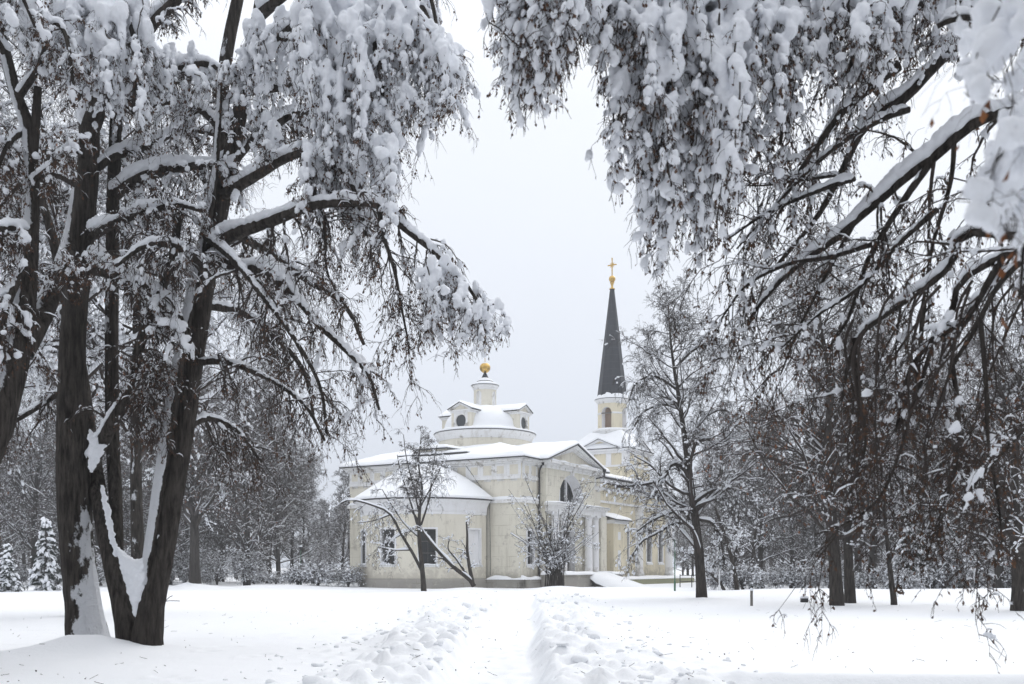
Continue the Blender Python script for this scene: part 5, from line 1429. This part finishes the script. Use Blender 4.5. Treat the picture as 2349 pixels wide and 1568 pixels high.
LL = [limb([(488,565,18.1),(547,534,17.6),(625,507,17),(718,472,16.3),(800,466,15.9),(868,472,15.6),(926,523,15.4),(994,576,15.2),(1033,618,15.1),(1069,650,15),(1100,700,15)], 16, 3.5, 40),
      limb([(478,600,18.1),(508,601,17.8),(589,618,17.2),(647,650,16.8),(690,695,16.6),(728,741,16.4),(790,800,16.2),(845,860,16),(870,940,16)], 14, 3, 36),
      limb([(515,445,18),(573,412,17.6),(651,366,17),(705,350,16.7),(765,370,16.4),(815,440,16.2),(840,540,16.2)], 14, 4),
      limb([(525,385,18),(573,324,18.4),(621,292,18.6),(677,263,18.8),(740,265,19),(800,320,19),(830,400,19)], 12, 4),
      limb([(562,180,18),(620,110,17.4),(700,45,17),(780,20,16.6),(840,60,16.3),(872,160,16.2),(880,300,16.2)], 14, 4),
      limb([(590,40,18),(680,-30,17.5),(800,-70,17),(910,-50,16.6),(970,20,16.3),(1005,120,16.2),(1022,210,16.2)], 13, 4),
      limb([(605,-70,18),(760,-140,17.4),(900,-150,16.8),(960,-90,16.4),(990,0,16.2),(1005,80,16.1)], 12, 4),
      limb([(480,640,18),(440,590,17.4),(390,560,17),(330,565,16.8),(265,610,16.6)], 11, 4),
      limb([(258,452,19),(324,408,18.7),(389,389,18.4),(480,379,18.2),(540,400,17.8)], 13, 8),
      limb([(470,540,17.9),(540,600,17),(620,700,16.5),(690,800,16.2),(735,890,16),(750,1000,16)], 10, 3),
      limb([(450,830,18.1),(520,830,17.5),(620,870,17),(700,930,16.6),(745,1010,16.5)], 9, 3),
      limb([(425,980,18.1),(480,960,18.6),(545,990,19),(600,1060,19.2)], 8, 3),
      limb([(505,520,18.1),(600,570,20),(700,640,20.8),(790,700,21),(835,790,21)], 11, 4),
      limb([(535,320,18.1),(460,250,18.8),(400,230,19.4),(340,260,19.8),(300,330,20)], 11, 4),
      limb([(470,700,18.1),(560,720,18.8),(640,780,19.2),(700,860,19.5),(720,960,19.5)], 10, 3),
      limb([(440,880,18.1),(380,840,18.6),(330,850,19.2),(290,900,19.6)], 8, 3),
      limb([(560,210,18.1),(640,200,18.6),(720,180,19),(800,200,19.3),(850,280,19.4)], 11, 4),
      limb([(868,472,15.6),(880,540,15.5),(905,620,15.4),(920,700,15.4),(940,800,15.4)], 6, 2),
      limb([(700,350,16.7),(720,430,16.5),(745,520,16.3),(750,620,16.3),(790,700,16.3)], 6, 2)]
near_crown(t2, LL, rng, [1.1, 1.2, 1.3, 1.2, 1.8, 1.6, 1.5, 1.0, 1.3, .6, .5, .6, .7, 1.4, .6, .6, 1.4, .5, .7], 22, 9, 5, (.5, 1.6), 15000,
           [(690, 885, (-60, -10, 20, 40), (250, 420, 400, 300), 16.5, 72, .21, 3200), (870, 1045, (-30, -10, 60, 130), (330, 330, 300, 230), 16.3, 50, .16, 2400), (836, 900, (300, 320), (600, 520), 16.1, 10, .17, 300),
            (965, 1128, (590, 640, 680), (770, 830, 790), 15.1, 28, .15, 1000), (690, 850, (340, 380), (520, 560), 16.6, 26, .16, 1200), (560, 700, (60, 40), (240, 260), 17.2, 18, .18, 300), (545, 640, (200, 300), (330, 380), 17.6, 12, .15, 300)], .027, n2blob=7000)
# snow filling the crotches between stems
def crotch(name_parent, rows, d, voxel=.02, thick=.16):
    """rows: (v, left u, right u) from the bottom of the crotch upwards"""
    mb = MB(); nr, nc = 26, 13
    R_ = resample(np.array([(a_, b_, c_) for a_, b_, c_ in rows], float), nr)
    G = np.zeros((2, nr, nc, 3))
    for i_, (v_, l_, r_) in enumerate(R_):
        for j_, q_ in enumerate(np.linspace(0, 1, nc)):
            sag = 26*math.sin(q_*math.pi)*(i_/(nr-1))**3*(r_-l_)/70
            bul = math.sqrt(max(0, 1-(2*q_-1)**2))*(.4+.6*(i_/(nr-1)))*(1-.55*(i_/(nr-1))**6)
            for k_, sg in ((0, -1), (1, 1)):
                G[k_, i_, j_] = P(l_+(r_-l_)*q_, v_+sag, d)+np.array((0, sg*thick*bul, 0))
    ii, jj = np.meshgrid(np.arange(nr-1), np.arange(nc-1), indexing='ij'); f = np.stack([ii*nc+jj, ii*nc+jj+1, (ii+1)*nc+jj+1, (ii+1)*nc+jj], -1).reshape(-1, 4)
    n_ = nr*nc
    fs = list(f)+list(f[:, ::-1]+n_)
    edge = [(0, j) for j in range(nc)]+[(i, nc-1) for i in range(1, nr)]+[(nr-1, j) for j in range(nc-2, -1, -1)]+[(i, 0) for i in range(nr-2, 0, -1)]
    e_ = [i*nc+j for i, j in edge]
    fs += [(e_[(q+1) % len(e_)], e_[q], e_[q]+n_, e_[(q+1) % len(e_)]+n_) for q in range(len(e_))]
    mb.add(G.reshape(-1, 3), np.array(fs), 0, True)
    return fused(mb, "snow_load", M["snow_branch"], name_parent, voxel, 2, .11)
crotch(t2, [(1418, 312, 317), (1400, 306, 322), (1370, 297, 331), (1335, 287, 342), (1300, 277, 353), (1270, 268, 360), (1245, 262, 366)], 18.03, .022, .22)
crotch(t2, [(1275, 262, 276), (1230, 250, 264), (1170, 238, 252), (1110, 230, 238)], 18.15, .02, .07)
crotch(t2, [(1280, 352, 362), (1200, 368, 378), (1120, 384, 391)], 17.98, .02, .05)
crotch(t1, [(1085, 206, 212), (1062, 203, 224), (1035, 203, 240), (1005, 203, 254), (980, 203, 262)], 18.35, .022, .16)

b = on_ground(P(-120, 1450, 15))
t4 = thing("lime_tree", "leaning lime trunk at the left edge with snow along its upper side", "tree", tuple(b))
for pts, m, K in (([(-150,1480,15,54),(-70,1130,15,42),(-12,980,15.2,38),(22,860,15.4,35),(46,760,15.6,30),(62,640,15.8,22),(70,500,16,19),(71,400,16,17),(68,330,16,16),(58,275,16,15),(35,210,16,13),(15,130,16,12),(-5,50,16,10),(-30,-60,16,7)], "bark_left", 60),
                  ([(76,345,16,11),(82,280,16,10),(87,200,16,8.5)], "bark", 16),
                  ([(52,810,15.6,24),(98,715,16.2,24),(140,620,17.5,20),(168,520,19.2,16),(180,400,20.2,10)], "bark_left", 24)):
    C, R = stem(pts, K); mb = MB(); tubes(mb, C[None], R[None], 24, 0, .06, rng); mb.build("trunk", M[m], t4, True)
near_crown(t4, [limb([(65,535,15.8),(20,522,15.4),(-50,540,15)], 8, 5), limb([(62,600,15.8),(25,680,15.4),(5,760,15.2),(-10,860,15)], 10, 4), limb([(72,420,16),(120,380,15.7),(160,340,15.5),(190,360,15.3)], 8, 3),
                limb([(98,700,16.2),(130,650,16),(152,590,15.9)], 9, 7), limb([(40,230,16),(90,150,15.8),(120,60,15.6),(150,80,15.5),(170,200,15.5)], 8, 3), limb([(15,130,16),(-20,60,15.6),(-10,0,15.2),(40,-20,15),(80,60,15)], 8, 3),
                limb([(30,860,15.4),(-20,800,15),(-60,760,14.8)], 10, 7), limb([(60,300,16),(20,330,15.8),(-20,420,15.6)], 7, 3)],
           rng, [1.3, 1.4, 1.2, 1.3, 1.4, 1.5, 1.3, 1.2], 16, 8, 4, (.4, 1.1), 5000, [(-10, 110, (-40, -20), (90, 130, 60), 15.6, 16, .24, 250)], .032, n2blob=900)

# ---- right: a lime rooted outside the view, its boughs sweeping in from the right and overhead
rng = np.random.default_rng(303)
b = on_ground(np.array((8.6, 11.0, 0)))
t5 = thing("lime_tree", "overhanging lime boughs sweeping in from the right with rusty leaves and hanging snow", "tree", tuple(b))
C, R = resample(np.array([(8.6, 11, -.5), (8.5, 11, 1.0), (8.3, 10.9, 3), (7.9, 10.7, 5.5), (7.4, 10.5, 8), (7.0, 10.4, 11)]), 40), np.linspace(.42, .12, 40)
mb = MB(); tubes(mb, C[None], R[None], 24, 0, .06, rng); mb.build("trunk", M["bark"], t5, True)
RL = [limb([(2760,150,10.4),(2600,215,10),(2440,235,9.9),(2307,258,9.8),(2253,271,9.8),(2191,316,9.9),(2141,362,10),(2086,400,10.1),(2028,450,10.2),(1961,508,10.3),(1903,558,10.4),(1836,604,10.5),(1770,665,10.6),(1720,730,10.7)], 21, 3.5, 46),
      limb([(2760,600,10),(2560,560,9),(2324,540,9),(2215,536,9.2),(2191,587,9.3),(2156,632,9.4),(2085,685,9.5),(2026,726,9.7),(1971,771,9.8),(1945,840,9.9),(1930,920,9.9)], 17, 3.5, 46),
      limb([(2760,420,10),(2600,490,8.6),(2420,545,8.5),(2301,587,8.6),(2204,646,8.7),(2185,710,8.8),(2156,758,8.9),(2091,839,9),(2072,903,9.1),(2055,990,9.2)], 18, 3.5, 40),
      limb([(2760,380,10),(2600,460,8.3),(2440,545,8.2),(2343,600,8.3),(2285,661,8.4),(2246,736,8.5),(2207,804,8.6),(2185,839,8.7),(2155,930,8.8)], 16, 3.5, 40),
      limb([(2300,588,8.6),(2260,660,8.6),(2214,732,8.8),(2149,781,8.9),(2118,860,9),(2090,960,9.1)], 9, 3),
      limb([(2760,-150,11),(2500,-80,10.8),(2320,0,10.6),(2220,80,10.6),(2149,146,10.6),(2066,233,10.7),(2016,262,10.8),(1970,308,10.9),(1928,400,11),(1878,491,11.1),(1836,545,11.2),(1780,610,11.3)], 25, 4, 46),
      limb([(2060,150,10.8),(2019,179,10.8),(1957,233,10.9),(1919,270,11),(1857,358,11.1),(1795,450,11.2)], 13, 3),
      limb([(2760,700,9),(2500,840,8.2),(2347,986,8.1),(2298,1041,8.2),(2250,1090,8.3),(2210,1160,8.4)], 10, 3),
      limb([(2760,0,9.5),(2500,30,9.2),(2349,45,9.2),(2285,46,9.3),(2203,40,9.4),(2150,60,9.5)], 11, 6),
      limb([(2760,-260,11),(2300,-120,10.2),(2000,-190,9.8),(1750,-260,9.5),(1560,-260,9.3),(1420,-220,9.2),(1340,-170,9.1)], 16, 6, 36),
      limb([(2760,-200,11),(2300,-80,10.2),(2050,-140,9.9),(1850,-150,9.7),(1650,-110,9.5),(1510,-30,9.4),(1450,60,9.4)], 16, 5, 36),
      limb([(2200,-110,10.1),(2000,-60,10),(1800,10,9.9),(1690,110,9.9),(1640,220,9.9),(1620,330,9.9)], 13, 4),
      limb([(2300,-90,10.5),(2090,-60,10.5),(1950,-10,10.4),(1860,80,10.4),(1810,200,10.4),(1790,330,10.4)], 12, 4),
      limb([(2320,30,10.6),(2180,10,10.4),(2060,20,10.2),(1980,80,10.2),(1940,180,10.2)], 12, 4),
      limb([(2150,350,10),(2060,480,10.1),(1990,600,10.2),(1950,720,10.3),(1900,800,10.4)], 9, 3),
      limb([(1960,510,10.3),(1890,640,10.4),(1830,760,10.5),(1790,860,10.6)], 6, 2),
      limb([(2190,318,9.9),(2180,420,9.9),(2140,560,10),(2120,680,10),(2100,760,10.1)], 6, 3),
      limb([(2400,360,9.5),(2320,400,9.3),(2260,450,9.2),(2230,520,9.2)], 9, 3),
      limb([(2120,690,9.5),(2110,800,9.4),(2100,900,9.4),(2060,1050,9.4),(2010,1150,9.4),(1930,1205,9.5),(1870,1225,9.6)], 6, 2, 30),
      limb([(2086,250,10.6),(2019,275,10.6),(1928,329,10.6),(1849,396,10.6),(1780,470,10.7),(1690,570,10.8)], 7, 2), limb([(1961,410,10.4),(1903,428,10.4),(1807,466,10.5),(1740,500,10.6),(1660,555,10.7)], 6, 2),
      limb([(2000,560,10.2),(1900,590,10.3),(1807,606,10.3),(1712,655,10.4),(1655,730,10.5)], 6, 2), limb([(1930,400,10.9),(1828,415,11),(1750,425,11),(1682,424,11)], 4, 1.5), limb([(2150,480,9.6),(2060,560,9.7),(1970,660,9.8),(1880,720,9.9),(1790,800,10)], 7, 2),
      limb([(2185,840,8.7),(2200,960,8.7),(2190,1080,8.7),(2150,1200,8.7),(2120,1300,8.7)], 6, 2),
      limb([(2250,740,8.5),(2262,880,8.4),(2268,1020,8.4),(2290,1150,8.4),(2300,1260,8.5)], 6, 2),
      limb([(1960,775,9.8),(1970,900,9.8),(1985,1020,9.8),(1950,1130,9.8)], 6, 2)]
HANG = []
for k in range(17):
    u0 = rng.uniform(1900, 2360); v0 = np.interp(u0, [1900, 2050, 2200, 2360], [800, 760, 720, 700])+rng.uniform(-60, 60); d0 = rng.uniform(8.2, 10)
    v1 = min(v0+rng.uniform(260, 560), rng.uniform(1080, 1260)); sw = rng.uniform(-230, 20)
    HANG.append(limb([(u0+rng.uniform(10, 50), v0-60, d0), (u0, v0, d0), (u0+sw*.38+rng.uniform(-16, 16), v0+(v1-v0)*.33, d0-.1), (u0+sw*.62+rng.uniform(-18, 18), v0+(v1-v0)*.62, d0-.15), (u0+sw*.85+rng.uniform(-14, 14), v0+(v1-v0)*.85, d0-.15), (u0+sw, v1, d0-.1)], rng.uniform(2.6, 4.6), 1.0))
near_crown(t5, RL, rng, [1.25, 1.25, 1.25, 1.25, 1.1, 1.3, 1.3, 1.2, 1.4, 1.5, 1.5, 1.3, 1.1, 1.2, .7, .5, .4, 1.0, .25, 1.2, 1.1, 1.1, 1.0, 1.2, .2, .2, .2], 12, 9, 4, (.5, 1.9), 10000,
           [(1168, 1305, (-60, -90, -60), (250, 255, 190, 120), 9.0, 64, .145, 3600), (1325, 1450, (-60, -60), (60, 130, 210), 9.3, 26, .14, 1200), (1405, 1475, (150, 120), (420, 330), 9.4, 9, .12, 300),
            (1440, 1700, (-60, -80, -40), (330, 560, 620, 520), 9.6, 96, .165, 6500), (1690, 1810, (-40, 0), (420, 330), 10.1, 26, .12, 1400), (1820, 2010, (-40, -20), (220, 300, 200), 10.4, 24, .13, 900),
            (2020, 2260, (-40, -40), (180, 130, 120), 9.8, 12, .14, 500), (1480, 1560, (330, 340), (640, 600), 9.6, 8, .12, 250)], .020, (.025, .055), 1.0, "bark", 2.0, lmat="dead_leaf", n2blob=2600, pmax=.035, L3=(.14, .42), snow2=(.8, .38))

# long bare shoots trailing from the low boughs
PH = np.stack([a_ for a_, b_ in HANG]); RH = np.stack([b_ for a_, b_ in HANG])
tw = MB(); tubes(tw, PH, RH, 6)
Pa, Ra = grow(rng, PH, RH, 8, (.15, 1), (.25, .75), False, (20, 55), .8, 0, 7, .5, .004, .01, .14, .3, bias=(0, 0, -.5))
Pb, Rb = grow(rng, Pa, Ra, 5, (.1, 1), (.15, .4), True, (25, 65), .6, 0, 4, .6, .0032, .006, .2, .2, tip=.6)
tubes(tw, Pa, Ra, 4); tubes(tw, Pb, Rb, 3); tw.build("trailing_shoot", M["twig"], t5, True)
lf = MB(); dead_leaves(lf, points_on(rng, Pb, Rb, 900, .3)[0], rng, (.025, .055)); tag(lf.build("dead_leaf_cover", M["dead_leaf"], t5, True), kind="stuff")

# a low bough of the same kind of tree reaching in close to the lens at the right edge
rng = np.random.default_rng(404)
b = on_ground(np.array((3.6, 3.2, 0)))
t6 = thing("young_lime", "snow clotted bough with orange leaves close by at the right edge", "tree", tuple(b))
C, R = resample(np.array([(3.6, 3.2, -.4), (3.5, 3.25, 1.2), (3.3, 3.3, 2.4), (3.0, 3.4, 3.6)]), 24), np.linspace(.06, .02, 24)
mb = MB(); tubes(mb, C[None], R[None], 12); mb.build("trunk", M["bark"], t6, True)
near_crown(t6, [limb([(3300,300,3.3),(2700,60,3.5),(2420,-60,3.6),(2330,-20,3.7),(2290,120,3.7)], 12, 4), limb([(3300,500,3.3),(2700,300,3.4),(2440,240,3.5),(2350,320,3.6),(2320,450,3.6)], 12, 4), limb([(3300,700,3.3),(2750,420,3.3),(2460,400,3.4),(2360,520,3.5),(2340,680,3.5)], 10, 4)],
           rng, [1.2, 1.2, 1.1], 4, 3, 1, (.12, .3), 26, [(2285, 2430, (20, -20, 0), (250, 420, 300), 3.7, 9, .095, 10), (2300, 2430, (300, 280), (600, 680), 3.6, 9, .095, 12), (2285, 2330, (400, 420), (590, 560), 3.6, 3, .08, 6), (2170, 2270, (60, 100), (190, 240), 3.9, 3, .05, 9)], .012, (.035, .062), 1.0, "bark", 2.5, lmat="rusty_leaf", n2blob=90, pmax=.04, nc=2, thin=.3)
M["litter"] = leaf_mat("dark leaf litter", (.030, .024, .020), (.075, .050, .034))
# ------------------------------------------------------------------ small things on and beside the snow
rng = np.random.default_rng(610)
def gz(x, y):
    return ground_h(np.asarray(x, float), np.asarray(y, float))
# dead leaves, seeds and bits of twig lying on the snow
n = 380
y = 9+rng.random(n)**1.6*42; x = rng.uniform(-1, 1, n)*(y*.56); z = gz(x, y)
lf = MB(); a = rng.random(n)*6.3; L = rng.uniform(.008, .032, n); w = L*rng.uniform(.2, .5, n); t = rng.uniform(.0, .9, n)
dx = np.stack([np.cos(a)*np.cos(t), np.sin(a)*np.cos(t), np.sin(t)], -1); sx = np.stack([-np.sin(a), np.cos(a), rng.uniform(-.3, .3, n)], -1)
C = np.stack([x, y, z+.008], -1)
V = np.stack([C-dx*L[:, None], C+sx*w[:, None]+np.array((0, 0, .012)), C+dx*L[:, None], C-sx*w[:, None]+np.array((0, 0, .006))], 1)
b4 = np.arange(n)[:, None]*4
lf.add(V, np.concatenate([b4+np.array([0, 1, 2]), b4+np.array([0, 2, 3])]), 0)
m = 160; yy = 11+rng.random(m)**1.5*28; xx = rng.uniform(-1, 1, m)*yy*.55; aa = rng.random(m)*6.3; LL_ = rng.uniform(.05, .22, m); q = np.linspace(0, 1, 4)
T = np.stack([xx[:, None]+np.cos(aa)[:, None]*q*LL_[:, None]+rng.normal(0, .008, (m, 4)), yy[:, None]+np.sin(aa)[:, None]*q*LL_[:, None], gz(xx, yy)[:, None]+.01+q*rng.uniform(0, .06, m)[:, None]], -1)
tubes(lf, T, np.full((m, 4), .003), 4)
tag(lf.build("leaf_litter", M["litter"]), "scattered dead leaves and twig bits on the snow", "leaf litter", None, "stuff")
# clods of snow thrown out along the path
n = 700
y = 11+rng.random(n)**1.4*44; side = np.where(rng.random(n) < .5, -1, 1); off = rng.uniform(.8, 3.9, n); x = path_x(y)+side*off
k = (.018+.10*rng.random(n)**3.0)*np.clip(1.25-off*.17, .4, 1)
cl = MB(); blobs(cl, np.stack([x, y, gz(x, y)+k*.15], -1), np.stack([k*rng.uniform(.8, 1.5, n), k*rng.uniform(.7, 1.3, n), k*rng.uniform(.45, .85, n)], -1), rng, 1, 0, .38)
tag(cl.build("snow_rubble", M["snow_ground"]), "clods of dug snow lying along both banks of the path", "snow clods", None, "stuff")
# a bare sprig sticking from the foot of the forked lime
b = on_ground(P(372, 1385, 17.8)); sp_ = thing("fallen_twig", "thin forked twig poking out beside the forked lime's foot", "twig", tuple(b))
mb = MB(); S_ = np.stack([resample(np.array([P(366, 1384, 17.9), P(385, 1378, 17.8), P(412, 1378, 17.7)]), 8), resample(np.array([P(378, 1380, 17.85), P(388, 1370, 17.8), P(396, 1366, 17.8)]), 8)])
tubes(mb, S_, np.full((2, 8), .007), 5); mb.build("stem", M["twig"], sp_, True)

M["white_metal"] = mat("white painted metal", (.72, .73, .74), .5)[0]
M["green_metal"] = mat("green painted metal", (.05, .13, .08), .5)[0]
M["lamp_globe"] = mat("milky lamp globe", (.85, .86, .87), .2)[0]
def lamp(name, label, u, v0, v1, d, metal, globe):
    b = on_ground(P(u, v0, d)); H = (v0-v1)*d/FV
    o = thing(name, label, "lamp post", tuple(b))
    MB().lathe([(.09, -.4), (.09, .25), (.05, .32), (.035, .36), (.03, H-.34), (.05, H-.32), (.05, H-.26)], (0, 0), 14).build("pole", metal, o)
    if globe:
        MB().lathe([(.001, H-.27)]+[(.17*math.sin(t), H-.12-.17*math.cos(t)) for t in np.linspace(.25, math.pi-.01, 12)], (0, 0), 20).build("globe", M["lamp_globe"], o)
    else:
        MB().lathe([(.06, H-.28), (.14, H-.02), (.15, H), (.001, H+.01)], (0, 0), 6).build("lantern", M["iron"], o)
    MB().lathe([(.13, H+.01), (.13, H+.05), (.08, H+.1), (.001, H+.12)], (0, 0), 14).build("snow_cap", M["snow_branch"], o)
lamp("street_lamp", "white park lamp with a round globe right of the church", 1650, 1352, 1262, 60, M["white_metal"], True)
lamp("street_lamp", "slim green park lamp with a dark lantern left of the church", 690, 1346, 1258, 76, M["green_metal"], False)
b = on_ground(P(1548, 1358, 60)); g_ = thing("pole", "thin green metal pole in the snow by the church terrace", "pole", tuple(b))
mb = MB(); mb.lathe([(.06, -.4), (.06, .55), (.035, .6), (.03, 3.1), (.001, 3.12)], (0, 0), 12); mb.build("shaft", M["green_metal"], g_)
MB().lathe([(.045, 3.1), (.04, 3.17), (.001, 3.2)], (0, 0), 10).build("snow_cap", M["snow_branch"], g_)
b = on_ground(P(1724, 1390, 39.5)); g_ = thing("marker_post", "short pale wooden post standing in the open field", "post", tuple(b))
MB().box((-.045, -.045, -.3), (.045, .045, .60)).build("post_shaft", M["wood"], g_)
MB().lathe([(.07, .602), (.08, .64), (.05, .70), (.001, .72)], (0, 0), 12).build("snow_cap", M["snow_branch"], g_)
b = on_ground(P(1845, 1383, 43)); g_ = thing("utility_box", "small dark box half sunk in snow left of the stout lime", "box", tuple(b))
MB().box((-.14, -.12, -.3), (.14, .12, .17)).build("housing", M["iron"], g_)
MB().lathe([(.19, .172), (.19, .22), (.12, .27), (.001, .28)], (0, 0), 14).build("snow_cap", M["snow_branch"], g_)
# low rail fence behind the spire's lime
p0, p1 = farpt(1560, 76), farpt(1900, 72); fe = thing("rail_fence", "low dark rail fence at the foot of the right wood", "fence", tuple(p0)); n = 13
for i in range(n):
    q = p0+(p1-p0)*i/(n-1)-p0; mb = MB(); mb.box((q[0]-.03, q[1]-.03, q[2]-.4), (q[0]+.03, q[1]+.03, q[2]+1.0)); mb.build("fence_post", M["iron"], fe)
mb = MB(); e_ = p1-p0
for h in (.45, .92): tubes(mb, np.array([[[0, -.05, h], list(e_*.5+np.array((0, -.05, h))), list(e_+np.array((0, -.05, h)))]]), np.full((1, 3), .028), 6)
mb.build("rail", M["iron"], fe)
# ------------------------------------------------------------------ the limes of the avenue behind and above the camera: their crowns shade the near snow
rng = np.random.default_rng(500)
for k, (x, y, s) in enumerate(((-9, -3, 1.0), (8, -5, 1.0), (0, -11, 1.05), (-14, 5, .95), (-20, 13, 1.0), (18, 15, .95), (-5, -20, 1.1), (9, -18, 1.1), (-16, -12, 1.0), (18, -10, 1.0), (-27, 1, 1.0), (28, -2, 1.0), (-1, -30, 1.1), (14, -30, 1.1), (-16, -28, 1.1), (-30, -18, 1.1), (30, -18, 1.1))):
    o, H = PROTO[(0, 2)[k % 2]]
    o = copy_tree(o); o.name = "avenue_tree"
    o.location = (x, y, 0); o.rotation_euler.z = rng.uniform(0, 6.3); o.scale = (1.15*s, 1.15*s, s)
    o["label"] = "tall lime of the avenue standing behind the viewpoint"; o["group"] = "avenue limes behind the viewpoint"

# winter air: far things pale a little
hz = MB().box((-420, -70, -2.2), (420, 430, 45)).build("haze", None if False else M["iron"])
hm = bpy.data.materials.new("pale winter air"); hm.use_nodes = True
hm.node_tree.nodes.clear()
ho = hm.node_tree.nodes.new("ShaderNodeOutputMaterial"); hv = hm.node_tree.nodes.new("ShaderNodeVolumePrincipled")
hv.inputs["Color"].default_value = (.93, .95, .98, 1); hv.inputs["Density"].default_value = .0013; hv.inputs["Anisotropy"].default_value = .2
hm.node_tree.links.new(hv.outputs[0], ho.inputs["Volume"])
hz.data.materials.clear(); hz.data.materials.append(hm)
tag(hz, "thin pale winter haze in the air over the park", "haze", None, "stuff")
bpy.context.view_layer.update()
